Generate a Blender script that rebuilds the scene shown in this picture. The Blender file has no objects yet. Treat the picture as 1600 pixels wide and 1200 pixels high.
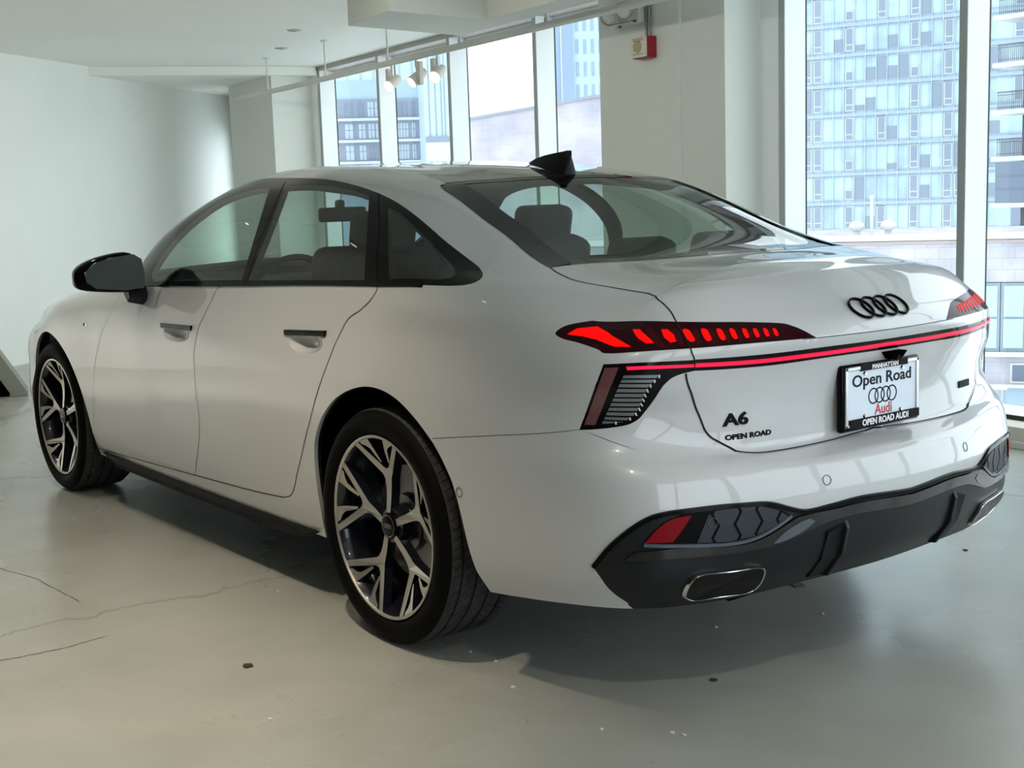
import bpy, bmesh, math, random
import numpy as np
from mathutils import Vector, Matrix, geometry
from mathutils.bvhtree import BVHTree
SKY_STRENGTH=1.7;EXPOSURE=0.80;WASH=16;TERR=2.8;FLOODW=250
PI=math.pi
random.seed(4)
sc=bpy.context.scene
COL=sc.collection
# ------------------------------------------------------------------ camera (metres; car rear axle at x=0, car drives towards +x, floor z=0)
cam_d=bpy.data.cameras.new('camera');cam=bpy.data.objects.new('camera',cam_d);COL.objects.link(cam);sc.camera=cam
right=Vector((-0.60696,-0.79405,-0.033015));down=Vector((-0.091637,0.11119,-0.989565));fwd=Vector((0.789435,-0.597597,-0.140252))
Mc=Matrix((right,-down,-fwd)).transposed().to_4x4();Mc.translation=Vector((-3.21824,2.85889,1.29783));cam.matrix_world=Mc
cam_d.sensor_width=36;cam_d.lens=36*2025.54/1600;cam_d.clip_end=400
# ------------------------------------------------------------------ exposure, world
vs=sc.view_settings;vs.view_transform='Standard';vs.look='None';vs.exposure=EXPOSURE;vs.gamma=1.0;vs.use_curve_mapping=False
W=bpy.data.worlds.new('overcast_sky');sc.world=W;W.use_nodes=True
nt=W.node_tree;nt.nodes.clear()
wo=nt.nodes.new('ShaderNodeOutputWorld');bg=nt.nodes.new('ShaderNodeBackground');nt.links.new(bg.outputs[0],wo.inputs[0])
tc=nt.nodes.new('ShaderNodeTexCoord');sp=nt.nodes.new('ShaderNodeSeparateXYZ');nt.links.new(tc.outputs['Generated'],sp.inputs[0])
cr=nt.nodes.new('ShaderNodeValToRGB');nt.links.new(sp.outputs[2],cr.inputs[0])
cr.color_ramp.elements[0].position=0.0;cr.color_ramp.elements[0].color=(.82,.92,1.0,1)
cr.color_ramp.elements[1].position=.6;cr.color_ramp.elements[1].color=(.88,.96,1.0,1)
nt.links.new(cr.outputs[0],bg.inputs[0]);bg.inputs[1].default_value=SKY_STRENGTH
# ------------------------------------------------------------------ ceiling lamps of the showroom (fixtures are built further down around these places)
DW=Vector((0.994987,-0.1,0)).normalized();NW=Vector((DW.y,-DW.x,0));D0=2.8905       # window wall: along DW, outward NW
def wp(s,e,z=0.0): p=DW*s+NW*(D0+e);return Vector((p.x,p.y,z))
TRACKS=[  # (s, e, z, aim point, watts)
]
# ------------------------------------------------------------------ materials
MATS={}
def mat(name,col=(.8,.8,.8),rough=.5,metal=0,coat=0,emit=None,es=0,spec=.5,coat_rough=.03,trans=0,ior=1.45):
    if name in MATS:return MATS[name]
    m=bpy.data.materials.new(name);m.use_nodes=True;b=m.node_tree.nodes['Principled BSDF']
    b.inputs['Base Color'].default_value=(*col,1);b.inputs['Roughness'].default_value=rough;b.inputs['Metallic'].default_value=metal
    b.inputs['Coat Weight'].default_value=coat;b.inputs['Coat Roughness'].default_value=coat_rough;b.inputs['Specular IOR Level'].default_value=spec
    b.inputs['IOR'].default_value=ior
    if emit: b.inputs['Emission Color'].default_value=(*emit,1);b.inputs['Emission Strength'].default_value=es
    MATS[name]=m;return m
def noisy(m,scale,amt,cols=None,bump=0,rough=None,detail=4,coord='Object',stretch=(1,1,1)):
    """vary a material's own colour / roughness with noise"""
    t=m.node_tree;b=t.nodes['Principled BSDF'];N=t.nodes.new
    c=N('ShaderNodeTexCoord');mp=N('ShaderNodeMapping');mp.inputs['Scale'].default_value=stretch;t.links.new(c.outputs[coord],mp.inputs[0])
    n=N('ShaderNodeTexNoise');n.inputs['Scale'].default_value=scale;n.inputs['Detail'].default_value=detail;t.links.new(mp.outputs[0],n.inputs[0])
    base=b.inputs['Base Color'].default_value[:3]
    r=N('ShaderNodeValToRGB');r.color_ramp.elements[0].position=.3;r.color_ramp.elements[1].position=.7
    lo,hi=cols if cols else (tuple(x*(1-amt) for x in base),tuple(min(1,x*(1+amt)) for x in base))
    r.color_ramp.elements[0].color=(*lo,1);r.color_ramp.elements[1].color=(*hi,1)
    t.links.new(n.outputs[0],r.inputs[0]);t.links.new(r.outputs[0],b.inputs['Base Color'])
    if rough:
        q=N('ShaderNodeMapRange');q.inputs[3].default_value=rough[0];q.inputs[4].default_value=rough[1];q.inputs[1].default_value=.3;q.inputs[2].default_value=.7
        t.links.new(n.outputs[0],q.inputs[0]);t.links.new(q.outputs[0],b.inputs['Roughness'])
    if bump:
        u=N('ShaderNodeBump');u.inputs['Strength'].default_value=bump;u.inputs['Distance'].default_value=.01;t.links.new(n.outputs[0],u.inputs['Height']);t.links.new(u.outputs[0],b.inputs['Normal'])
    return m
def glassmat(name,tint,gloss=.08,rough=.0,tintlo=None):
    """thin sheet glass: tinted see-through plus a fresnel reflection"""
    m=bpy.data.materials.new(name);m.use_nodes=True;t=m.node_tree;t.nodes.clear();N=t.nodes.new
    o=N('ShaderNodeOutputMaterial');mx=N('ShaderNodeMixShader');tr=N('ShaderNodeBsdfTransparent');gl=N('ShaderNodeBsdfGlossy')
    g=N('ShaderNodeNewGeometry');d=N('ShaderNodeVectorMath');d.operation='DOT_PRODUCT';t.links.new(g.outputs['Normal'],d.inputs[0]);t.links.new(g.outputs['Incoming'],d.inputs[1])
    def mth(op,a,b):
        q=N('ShaderNodeMath');q.operation=op
        for i,x in enumerate((a,b)):
            if x is None:continue
            (setattr(q.inputs[i],'default_value',x) if isinstance(x,(int,float)) else t.links.new(x,q.inputs[i]))
        return q.outputs[0]
    c_=mth('ABSOLUTE',d.outputs['Value'],None);k_=mth('POWER',mth('SUBTRACT',1.0,c_),5.0);f_=mth('MULTIPLY_ADD',k_,1-gloss);t.nodes[-1].inputs[2].default_value=gloss
    tr.inputs[0].default_value=(*tint,1);gl.inputs['Roughness'].default_value=rough
    t.links.new(f_,mx.inputs[0]);t.links.new(tr.outputs[0],mx.inputs[1]);t.links.new(gl.outputs[0],mx.inputs[2]);t.links.new(mx.outputs[0],o.inputs[0])
    MATS[name]=m;return m
PAINT=mat('white_car_paint',(.585,.60,.61),.28,0,1.0,coat_rough=.02)
BLACKG=mat('gloss_black',(.003,.003,.004),.10,0,.0,spec=.12)
PIANO=mat('piano_black',(.003,.003,.004),.06,0,.8)
BLACKS=mat('satin_black_plastic',(.012,.013,.016),.40,spec=.35)
BLACKM=mat('matt_black',(.002,.002,.002),.9,spec=.0)
RUBBER=mat('tyre_rubber',(.004,.004,.004),.6,spec=.06)
TREAD=noisy(mat('dusty_tread_rubber',(.048,.049,.048),.7,spec=.15),30,.3)
SEAM=mat('dark_gap',(.02,.02,.02),.9,spec=.1)
CHROME=mat('polished_metal',(.75,.74,.72),.16,1)
MACH=mat('machined_alloy',(.56,.53,.49),.33,.85)
RIMB=mat('dark_alloy',(.012,.014,.022),.2,.3,.6)
DISC=mat('brake_disc_steel',(.30,.30,.31),.35,1)
CALI=mat('brake_caliper_grey',(.16,.16,.16),.5)
GLASSC=glassmat('tinted_car_glass',(.66,.78,.72))
GLASSR=glassmat('rear_window_glass',(.62,.75,.69))
GLASSD=glassmat('rear_door_glass',(.62,.72,.68))
ROOFG=mat('dark_roof_glass',(.010,.010,.010),.05,0,1.0)
LENS=mat('dark_red_lens',(.022,.001,.003),.08,0,.0,spec=.14)
LENSD=mat('dark_lens',(.005,.004,.005),.08,0,.0,spec=.2)
RED=mat('lit_red_segment',(.4,.002,.002),.3,0,0.0,spec=.05,emit=(1,.003,.002),es=.62)
REDBAR=mat('lit_red_light_bar',(.4,.005,.03),.2,0,0.2,spec=.2,emit=(1,.018,.085),es=.43)
REDD=mat('unlit_red_segment',(.045,.002,.004),.25,0,0,spec=.15)
REFL=mat('red_reflector',(.24,.004,.010),.3,0,0,spec=.2)
REFLP=mat('pale_red_reflector',(.16,.06,.065),.3,0,.8)
SLAT=mat('grey_lamp_slat',(.22,.24,.25),.25,.4,.5)
GRIL=mat('blue_grey_mesh',(.034,.039,.050),.42,spec=.35)
GREYG=mat('painted_reflection',(.12,.14,.165),.15,.3,.5)
CABIN=mat('dark_cabin_trim',(.014,.015,.016),.7,spec=.2)
HEADL=mat('cabin_headliner',(.10,.10,.095),.8)
SEATM=mat('black_seat_leather',(.014,.015,.016),.6,spec=.25)
MIRR=mat('mirror_glass',(.80,.86,.88),.02,1)
WALLM=noisy(mat('white_wall_paint',(.80,.82,.78),.55),1.2,.02)
CEILM=noisy(mat('white_ceiling_paint',(.86,.88,.83),.7),.8,.02)
COLM=mat('column_paint',(.72,.735,.68),.6)
FINM=mat('grey_mullion_paint',(.42,.44,.42),.45)
FRAMEW=mat('white_frame_paint',(.86,.88,.88),.4)
HEADM=mat('window_head_brownish',(.42,.40,.37),.5)
PLATEW=mat('plate_white',(.74,.82,.92),.4)
INK=mat('black_lettering',(.004,.004,.005),.5,spec=.1)
INKR=mat('red_lettering',(.55,.02,.04),.4)
INKW=mat('white_lettering',(.85,.86,.88),.4)
TEXTD=mat('grey_dark_text',(.015,.018,.025),.5,spec=.1)
# ------------------------------------------------------------------ mesh helpers
class MB:
    def __init__(s): s.v=[];s.f=[]
    def add(s,V,F):
        o=len(s.v);s.v+=[tuple(p) for p in V];s.f+=[tuple(i+o for i in f) for f in F];return s
    def box(s,c,d,R=None):
        x,y,z=(k/2 for k in d);P=[Vector((a*x,b*y,e*z)) for a in(-1,1) for b in(-1,1) for e in(-1,1)]
        if R is not None:P=[R@p for p in P]
        c=Vector(c);return s.add([p+c for p in P],[(0,1,3,2),(4,6,7,5),(0,4,5,1),(2,3,7,6),(0,2,6,4),(1,5,7,3)])
    def tube(s,a,b,r,n=16,r2=None,cap=True):
        a=Vector(a);b=Vector(b);d=(b-a).normalized();x=d.orthogonal().normalized();y=d.cross(x);r2=r if r2 is None else r2
        P=[a+(x*math.cos(t)+y*math.sin(t))*r for t in [2*PI*i/n for i in range(n)]]+[b+(x*math.cos(t)+y*math.sin(t))*r2 for t in [2*PI*i/n for i in range(n)]]
        F=[(i,(i+1)%n,n+(i+1)%n,n+i) for i in range(n)]
        if cap:F+=[tuple(range(n-1,-1,-1)),tuple(range(n,2*n))]
        return s.add(P,F)
    def path(s,pts,r,n=8,closed=False):
        pts=[Vector(p) for p in pts];m=len(pts);P=[]
        up=Vector((0,0,1))
        for i,p in enumerate(pts):
            a=pts[i-1] if i or closed else p;b=pts[(i+1)%m] if i<m-1 or closed else p
            d=(b-a).normalized();x=d.cross(up)
            x=x.normalized() if x.length>1e-4 else d.orthogonal().normalized();y=d.cross(x)
            P+=[p+(x*math.cos(t)+y*math.sin(t))*r for t in [2*PI*k/n for k in range(n)]]
        F=[]
        for i in range(m if closed else m-1):
            j=(i+1)%m
            F+=[(i*n+k,i*n+(k+1)%n,j*n+(k+1)%n,j*n+k) for k in range(n)]
        if not closed:F+=[tuple(range(n-1,-1,-1)),tuple((m-1)*n+k for k in range(n))]
        return s.add(P,F)
    def lathe(s,prof,origin=(0,0,0),axis='y',n=64,a0=0,a1=2*PI,close=False):
        """prof: (radius, offset along axis)"""
        o=Vector(origin);full=abs(a1-a0-2*PI)<1e-6;k=n if full else n+1;P=[]
        for i in range(k):
            t=a0+(a1-a0)*i/n;c,q=math.cos(t),math.sin(t)
            for r,h in prof:P.append(o+(Vector((r*c,h,r*q)) if axis=='y' else Vector((r*c,r*q,h)) if axis=='z' else Vector((h,r*c,r*q))))
        m=len(prof);F=[]
        for i in range(n):
            j=(i+1)%k
            for a in range(m if close else m-1):
                b=(a+1)%m;F.append((i*m+a,i*m+b,j*m+b,j*m+a))
        return s.add(P,F)
    def prism(s,poly,h0,h1,fn):
        """poly: 2-d outline; fn(x,y,h)->point"""
        n=len(poly);P=[fn(x,y,h0) for x,y in poly]+[fn(x,y,h1) for x,y in poly]
        return s.add(P,[tuple(range(n-1,-1,-1)),tuple(range(n,2*n))]+[(i,(i+1)%n,n+(i+1)%n,n+i) for i in range(n)])
    def mesh(s,name,m,smooth=None):
        me=bpy.data.meshes.new(name);me.from_pydata(s.v,[],s.f);me.materials.append(m);me.validate()
        bm=bmesh.new();bm.from_mesh(me);bmesh.ops.recalc_face_normals(bm,faces=bm.faces);bm.to_mesh(me);bm.free()
        if smooth is not None:
            me.polygons.foreach_set('use_smooth',[True]*len(me.polygons));me.set_sharp_from_angle(angle=math.radians(smooth))
        return me
def link(name,me,parent=None,loc=None,rot=None):
    o=bpy.data.objects.new(name,me);COL.objects.link(o)
    if parent is not None:o.parent=parent
    if loc is not None:o.location=loc
    if rot is not None:o.rotation_euler=rot
    return o
def obj(name,mb,m,parent=None,smooth=None,bevel=0,seg=2,label=None,loc=None,rot=None,sub=0):
    o=link(name,mb.mesh(name,m,smooth),parent,loc,rot)
    if bevel:
        b=o.modifiers.new('bevel','BEVEL');b.width=bevel;b.segments=seg;b.limit_method='ANGLE';b.angle_limit=.6
        o.data.polygons.foreach_set('use_smooth',[True]*len(o.data.polygons));o.data.set_sharp_from_angle(angle=.9)
    if sub:
        b=o.modifiers.new('sub','SUBSURF');b.levels=sub;b.render_levels=sub;o.data.polygons.foreach_set('use_smooth',[True]*len(o.data.polygons))
    if label:o['label']=label
    return o
def tag(o,label=None,cat=None,group=None,kind=None):
    if label:o['label']=label
    if cat:o['category']=cat
    if group:o['group']=group
    if kind:o['kind']=kind
    return o
def empty(name,loc=(0,0,0)):
    o=bpy.data.objects.new(name,None);COL.objects.link(o);o.location=loc;o.empty_display_size=.1;return o
def copy_tree(o,parent=None):
    c=o.copy();COL.objects.link(c);c.parent=parent
    for ch in list(o.children):copy_tree(ch,c)
    return c
# ================================================================== ROOM
def wbox(mb,s0,s1,e0,e1,z0,z1):
    P=[wp(s,e,z) for s in(s0,s1) for e in(e0,e1) for z in(z0,z1)]
    return mb.add(P,[(0,1,3,2),(4,6,7,5),(0,4,5,1),(2,3,7,6),(0,2,6,4),(1,5,7,3)])
def struct(name,mb,m,**k): o=obj(name,mb,m,**k);o['kind']='structure';return o
CZ=2.70;S0,S1=-6.0,11.6;E0=-9.2
# floor: painted concrete
FL=mat('painted_concrete_floor',(.36,.375,.34),.3)
def floor_nodes(m):
    t=m.node_tree;b=t.nodes['Principled BSDF'];N=t.nodes.new;L=t.links.new
    c=N('ShaderNodeTexCoord')
    def noise(sc_,det,dist=0):
        n=N('ShaderNodeTexNoise');n.inputs['Scale'].default_value=sc_;n.inputs['Detail'].default_value=det;n.inputs['Distortion'].default_value=dist;L(c.outputs['Object'],n.inputs[0]);return n
    def ramp(src,p0,c0,p1,c1):
        r=N('ShaderNodeValToRGB');r.color_ramp.elements[0].position=p0;r.color_ramp.elements[0].color=c0;r.color_ramp.elements[1].position=p1;r.color_ramp.elements[1].color=c1;L(src,r.inputs[0]);return r.outputs[0]
    def mix(f,a,bb,mode='MIX'):
        x=N('ShaderNodeMix');x.data_type='RGBA';x.blend_type=mode
        (L(f,x.inputs[0]) if not isinstance(f,float) else setattr(x.inputs[0],'default_value',f));L(a,x.inputs[6]);L(bb,x.inputs[7]);return x.outputs[2]
    big=noise(.7,6,.3);col=ramp(big.outputs[0],.3,(.335,.345,.31,1),.7,(.41,.415,.375,1))
    mid=noise(4,9,.5);col=mix(.34,col,ramp(mid.outputs[0],.3,(.31,.315,.285,1),.7,(.44,.445,.41,1)))
    sp=noise(60,3);dk=ramp(sp.outputs[0],.67,(1,1,1,1),.76,(.45,.43,.40,1));col=mix(.55,col,dk,'MULTIPLY')
    st=noise(1.3,8,1.2);dk2=ramp(st.outputs[0],.45,(1,1,1,1),.80,(.74,.72,.66,1));col=mix(.35,col,dk2,'MULTIPLY')
    vo=N('ShaderNodeTexVoronoi');vo.feature='DISTANCE_TO_EDGE';vo.inputs['Scale'].default_value=.23
    ms=N('ShaderNodeVectorMath');ms.operation='MULTIPLY_ADD';L(mid.outputs[1],ms.inputs[0]);ms.inputs[1].default_value=(.25,.25,.25);L(c.outputs['Object'],ms.inputs[2]);L(ms.outputs[0],vo.inputs[0])
    cr_=ramp(vo.outputs['Distance'],.0008,(.35,.33,.28,1),.0022,(1,1,1,1));col=mix(.6,col,cr_,'MULTIPLY')
    L(col,b.inputs['Base Color'])
    q=N('ShaderNodeMapRange');q.inputs[1].default_value=.3;q.inputs[2].default_value=.7;q.inputs[3].default_value=.22;q.inputs[4].default_value=.36;L(big.outputs[0],q.inputs[0]);L(q.outputs[0],b.inputs['Roughness'])
    u=N('ShaderNodeBump');u.inputs['Strength'].default_value=.12;u.inputs['Distance'].default_value=.004;L(big.outputs[0],u.inputs['Height']);L(u.outputs[0],b.inputs['Normal'])
floor_nodes(FL)
mb=MB();mb.add([wp(S0,E0),wp(S1,E0),wp(S1,.2),wp(S0,.2),wp(S0,E0,-.25),wp(S1,E0,-.25),wp(S1,.2,-.25),wp(S0,.2,-.25)],[(0,1,2,3),(4,7,6,5),(0,4,5,1),(1,5,6,2),(2,6,7,3),(3,7,4,0)])
struct('floor',mb,FL)
mb=MB();wbox(mb,S0-.2,S1+.2,E0-.2,.3,CZ,CZ+.15);struct('ceiling',mb,CEILM)
# lowered soffit over the far end and the boxed duct hanging near the windows
mb=MB();P=[(8.95,-.02),(9.02,-.5),(9.45,-2.2),(9.9,-3.4),(S1,-3.4),(S1,-.02)]
mb.prism(P,CZ-.085,CZ-.002,lambda a,b,h:wp(a,b,h));struct('trim_1',mb,CEILM)
mb=MB()
mb.prism([(4.06,-1.91),(4.27,-.99),(-5,-1.02),(-5,-1.36),(3.56,-1.20),(3.42,-1.95)],2.40,CZ,lambda a,b,h:wp(a,b,h));struct('trim_2',mb,mat('duct_paint',(.60,.63,.575),.6),bevel=.004)
# far wall, softly curved in plan, then left and back walls
pts=[(11.55,.06),(11.2,-.30),(10.6,-.93),(9.4,-2.2),(8.55,-3.12),(7.9,-4.0),(7.3,-5.2),(6.9,-6.8),(6.8,E0)]
def crv(P,n=8):
    out=[];Q=[P[0]]+P+[P[-1]]
    for i in range(1,len(Q)-2):
        for k in range(n):
            t=k/n;out.append(tuple(.5*((2*Q[i][j])+(-Q[i-1][j]+Q[i+1][j])*t+(2*Q[i-1][j]-5*Q[i][j]+4*Q[i+1][j]-Q[i+2][j])*t*t+(-Q[i-1][j]+3*Q[i][j]-3*Q[i+1][j]+Q[i+2][j])*t**3) for j in (0,1)))
    return out+[P[-1]]
cp=crv(pts);n=len(cp);V=[wp(a,b,z) for z in (0,CZ) for a,b in cp]+[wp(a+.25,b+.05,z) for z in (0,CZ) for a,b in cp]
F=[(i,i+1,n+i+1,n+i) for i in range(n-1)]+[(2*n+i,3*n+i,3*n+i+1,2*n+i+1) for i in range(n-1)]
mb=MB();mb.add(V,F);struct('wall_far',mb,WALLM,smooth=60)
mb=MB();wbox(mb,S0,6.9,E0-.2,E0,0,CZ);struct('wall_left',mb,mat('darkened_wall',(.07,.072,.07),.6))  # darkened to keep light and reflections off the car's left side
# window wall: low sill, head beam, fins 1.33 m apart, glass behind them
mb=MB();wbox(mb,S0,9.05,0,.2,0,.103);wbox(mb,S0,9.05,-.03,.02,.0,.035)
sill=struct('trim_3',mb,mat('sill_paint',(.66,.64,.57),.5),bevel=.004)
mb=MB();wbox(mb,S0,9.05,-.0,.24,2.655,CZ);struct('trim_4',mb,HEADM)
fins=[8.974,7.62,6.262,4.93,3.60,2.28,.988,-.33,-1.65,-2.97,-4.29,-5.61]
gl=glassmat('window_glass',(.93,.97,.97))
for k,s in enumerate(fins[:-1]):
    s2=fins[k+1]
    if abs(s-3.60)<.01: continue      # hidden inside the column bay
    lo,hi=s2,s
    if abs(s2-3.60)<.01: lo=3.65
    e=tag(empty('window_%d'%(k+1),wp((lo+hi)/2,.17,0)),kind='structure')
    inv=Matrix.Translation(-e.location)
    def add(name,mbx,m,**q):
        o=obj(name,mbx,m,parent=e,**q);o.data.transform(inv);return o
    g=MB();P=[wp(a,.172,z) for a in(lo,hi) for z in(.10,2.66)];g.add(P,[(0,1,3,2)]);add('glass_pane',g,gl)
    f=MB();wbox(f,hi-.046,hi,.0,.165,.10,2.655);add('mullion',f,FINM)
    f=MB();wbox(f,hi-.048,hi-.046,.004,.165,.10,2.655);add('mullion_lit_side',f,FRAMEW)  # white sheet: daylight on the mullion's side put into its colour
    f=MB();wbox(f,hi-.0475,hi-.0455,.165,.178,.10,2.655);wbox(f,lo-.02,hi,.166,.18,.10,.125);add('gasket',f,mat('dark_gasket',(.02,.025,.02),.6))
    f=MB();wbox(f,lo,hi-.046,.165,.18,2.62,2.655);add('top_bar',f,FRAMEW)
# columns
mb=MB();wbox(mb,2.43,2.82,-.28,.1,0,CZ);struct('wall_column_step',mb,COLM)
mb=MB();wbox(mb,2.82,3.65,-.30,.1,0,CZ);struct('wall_column_middle',mb,COLM)
mb=MB();wbox(mb,2.28,2.45,-.004,.16,0,CZ);struct('trim_5',mb,FRAMEW)
mb=MB();wbox(mb,9.1,10.35,-.45,.1,0,CZ-.085);struct('wall_column_far',mb,COLM)
mb=MB();wbox(mb,8.974,9.1,-.02,.16,0,CZ-.04);struct('trim_6',mb,FRAMEW)
mb=MB();wbox(mb,10.35,S1,-.02,.1,0,.12);wbox(mb,10.35,S1,-.02,.1,2.15,CZ);wbox(mb,10.35,10.60,-.02,.1,.12,2.15);wbox(mb,11.25,S1,-.02,.1,.12,2.15);struct('wall_right',mb,WALLM)
g=MB();g.add([wp(a,.172,z) for a in(10.35,11.55) for z in(.10,2.66)],[(0,1,3,2)]);struct('window_20',g,gl)
# wall behind the camera: tall windows there too (seen only as reflections)
mb=MB();wbox(mb,S0-.2,S0,E0,.2,0,.12);wbox(mb,S0-.2,S0,E0,.2,2.6,CZ)
wbox(mb,S0-.2,S0,E0,-5.0,.12,2.6)
for e in [-5.0,-3.8,-2.0,-.1]:wbox(mb,S0-.2,S0,e,e+.12,.12,2.6)
struct('wall_back',mb,mat('darkened_back_wall',(.25,.26,.25),.6))  # wall colour darkened to cut bounced light
# ------------------------------------------------------------------ track lights near the windows
def rods(rail,pl):
    for (s,e,zt) in pl:
        m=MB();m.tube(wp(s,e,2.405),wp(s,e,zt),.007,8);m.tube(wp(s,e,zt-.012),wp(s,e,zt-.001),.03,12);m.tube(wp(s,e,2.402),wp(s,e,2.43),.013,8)
        o=obj('hanging_rod',m,mat('rail_white',(.62,.62,.58),.45),parent=rail,smooth=40);o.data.transform(Matrix.Translation(-rail.location))
rail=empty('track_rail',wp(4,-.78,2.40));tag(rail,'white lighting track hung on rods beside the windows','track rail')
m=MB();wbox(m,-4,9.3,-.80,-.765,2.365,2.403);wbox(m,-4,9.3,-.79,-.775,2.36,2.366)
o=obj('rail_bar',m,mat('rail_white',(.62,.62,.58),.45),parent=rail);o.data.transform(Matrix.Translation(-rail.location))
rods(rail,[(8.35,-.78,CZ),(7.0,-.78,CZ),(5.80,-.78,CZ),(4.66,-.78,CZ),(3.55,-.78,CZ),(1.2,-.78,CZ),(-1.2,-.78,CZ)])
SPOTW=mat('spotlight_body',(.66,.62,.55),.5);LAMPE=mat('lit_lamp_face',(1,.9,.75),.3,emit=(1,.80,.52),es=3.0)
def spot(pos,aim,label,watts,size=.4,col=(1,.80,.56),group='track spotlights on the window rail',boxside=1,sz=1.0,blend=.6,zdrop=.13):
    """pos: on the rail; a boxy driver, a bracket and a tilted can"""
    t=tag(empty('track_spotlight',pos),label,'spotlight',group)
    p=Vector(pos);c=p+Vector((0,0,-zdrop));d=(Vector(aim)-c).normalized()
    def add(name,mbx,mm,**q):
        o=obj(name,mbx,mm,parent=t,**q);o.data.transform(Matrix.Translation(-p));return o
    b=MB();b.box(p+Vector((0,0,-.10))+DW*.055*boxside,(.035*sz,.035*sz,.17*sz));add('driver_box',b,SPOTW,bevel=.004)
    b=MB();b.tube(p+Vector((0,0,0)),p+Vector((0,0,-.05)),.010,8);b.tube(p+Vector((0,0,-.045)),c-d*.02,.008,8);add('bracket',b,SPOTW,smooth=40)
    b=MB();b.tube(c-d*.09*sz,c-d*.02*sz,.030*sz,20,.042*sz);b.tube(c-d*.02*sz,c+d*.06*sz,.042*sz,20,.045*sz,cap=False);b.tube(c+d*.045*sz,c+d*.061*sz,.047*sz,20,.047*sz,cap=False)
    add('lamp_head',b,SPOTW,smooth=40)
    b=MB();b.tube(c+d*.048*sz,c+d*.052*sz,.043*sz,20);add('lamp_lens',b,LAMPE,smooth=40)
    L=bpy.data.lights.new('spot_beam','SPOT');L.energy=watts;L.color=col;L.spot_size=size*PI;L.spot_blend=blend;L.shadow_soft_size=.035
    o=bpy.data.objects.new('spot_beam',L);COL.objects.link(o);o.parent=t
    o.matrix_local=Matrix.Translation(c+d*.075*sz-p)@d.to_track_quat('-Z','Y').to_matrix().to_4x4()
    return t
spot(wp(5.74,-.78,2.357),wp(4.5,-3.4,.6),'white spotlight nearest the hanging rod, leftmost of three',25,boxside=1.1)
spot(wp(5.33,-.78,2.357),wp(5.2,-3.4,.3),'middle white spotlight of the three on the rail',25,boxside=-1.1)
spot(wp(5.0,-.78,2.357),wp(3.6,-3.0,.7),'white spotlight hung apart, rightmost of three',25,boxside=1.1)
# ceiling discs
for (s,e),lb in zip([(10.9,-.75),(7.59,-.93),(6.46,-1.27)],['small white ceiling disc near the far column','white ceiling sprinkler disc left of the hanging rods','tiny ceiling disc nearest the boxed duct']):
    m=MB();zz=CZ-.085 if s>9.2 else CZ
    m.tube(wp(s,e,zz-.008),wp(s,e,zz),.05,24,.06);m.tube(wp(s,e,zz-.014),wp(s,e,zz-.008),.018,12)
    tag(obj('ceiling_sprinkler',m,mat('sprinkler_grey',(.42,.43,.38),.5),smooth=40),lb,'sprinkler','ceiling sprinklers')
# ------------------------------------------------------------------ fire alarm and emergency light on the column (front face e=-.30)
fa=tag(empty('fire_alarm_strobe',wp(3.10,-.30,2.21)),'red fire alarm strobe box with white face on the column','fire alarm')
def addto(par,name,mbx,m,**q):
    o=obj(name,mbx,m,parent=par,**q);o.data.transform(Matrix.Translation(-par.location));return o
b=MB();wbox(b,3.04,3.19,-.37,-.301,2.145,2.275);addto(fa,'back_box',b,mat('alarm_red',(.30,.008,.02),.4),bevel=.004)
b=MB();wbox(b,3.045,3.195,-.385,-.371,2.15,2.275);addto(fa,'face_plate',b,mat('alarm_ivory',(.72,.66,.56),.45),bevel=.003)
b=MB();b.lathe([(.0,-.0),(.02,.003),(.036,.0),(.038,-.012)],wp(3.12,-.392,2.215),'y',28);addto(fa,'strobe_lens',b,mat('strobe_lens',(.40,.36,.22),.2),smooth=50)
for z in(2.262,2.252,2.17):b=MB();wbox(b,3.07,3.17,-.388,-.3845,z-.0015,z+.0015);addto(fa,'slot_line',b,mat('dark_slot',(.08,.06,.05),.6))
for k in (0,1):
    b=MB();b.tube(wp(3.085+.03*k,-.32,2.27),wp(3.085+.03*k,-.32,CZ),.008,10)
    for z in (2.42,2.60):b.tube(wp(3.085+.03*k,-.32,z),wp(3.085+.03*k,-.32,z+.02),.012,10)
    addto(fa,'conduit_pipe',b,mat('conduit_grey',(.28,.29,.27),.4,.6),smooth=40)
el=tag(empty('emergency_light',wp(3.42,-.30,2.5)),'white emergency light with two round lamp heads high on the column','emergency light')
b=MB();wbox(b,3.13,3.44,-.37,-.301,2.365,2.62);addto(el,'housing',b,mat('emergency_ivory',(.66,.66,.60),.5),bevel=.006)
b=MB();wbox(b,3.16,3.40,-.372,-.3695,2.382,2.385);addto(el,'seam_line',b,mat('dark_slot'))
for s,z in((3.345,2.43),(3.19,2.445)):
    c=wp(s,-.43,z);d=(NW*-.75-DW*.35+Vector((0,0,-.35))).normalized()
    b=MB();b.tube(c-d*.05,c+d*.01,.022,20,.055);b.tube(c+d*.01,c+d*.03,.055,20,.057,cap=False);b.tube(wp(s,-.36,z),c,.012,8)
    h=addto(el,'lamp_head',b,mat('lamp_ivory',(.72,.62,.48),.4),smooth=40)
    b=MB();b.lathe([(0.0,.0),(.03,-.004),(.052,-.014)],(0,0,0),'z',20)
    q=d.to_track_quat('Z','Y').to_matrix().to_4x4();l=obj('lamp_lens',b,mat('lamp_clear',(.75,.76,.72),.1,0,1),parent=h,smooth=60);l.data.transform(q);l.data.transform(Matrix.Translation(c+d*.032-el.location))
    b=MB();b.box(wp(s-.03,-.375,z-.07),(.02,.01,.01));addto(el,'test_button',b,mat('dark_slot'))
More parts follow.
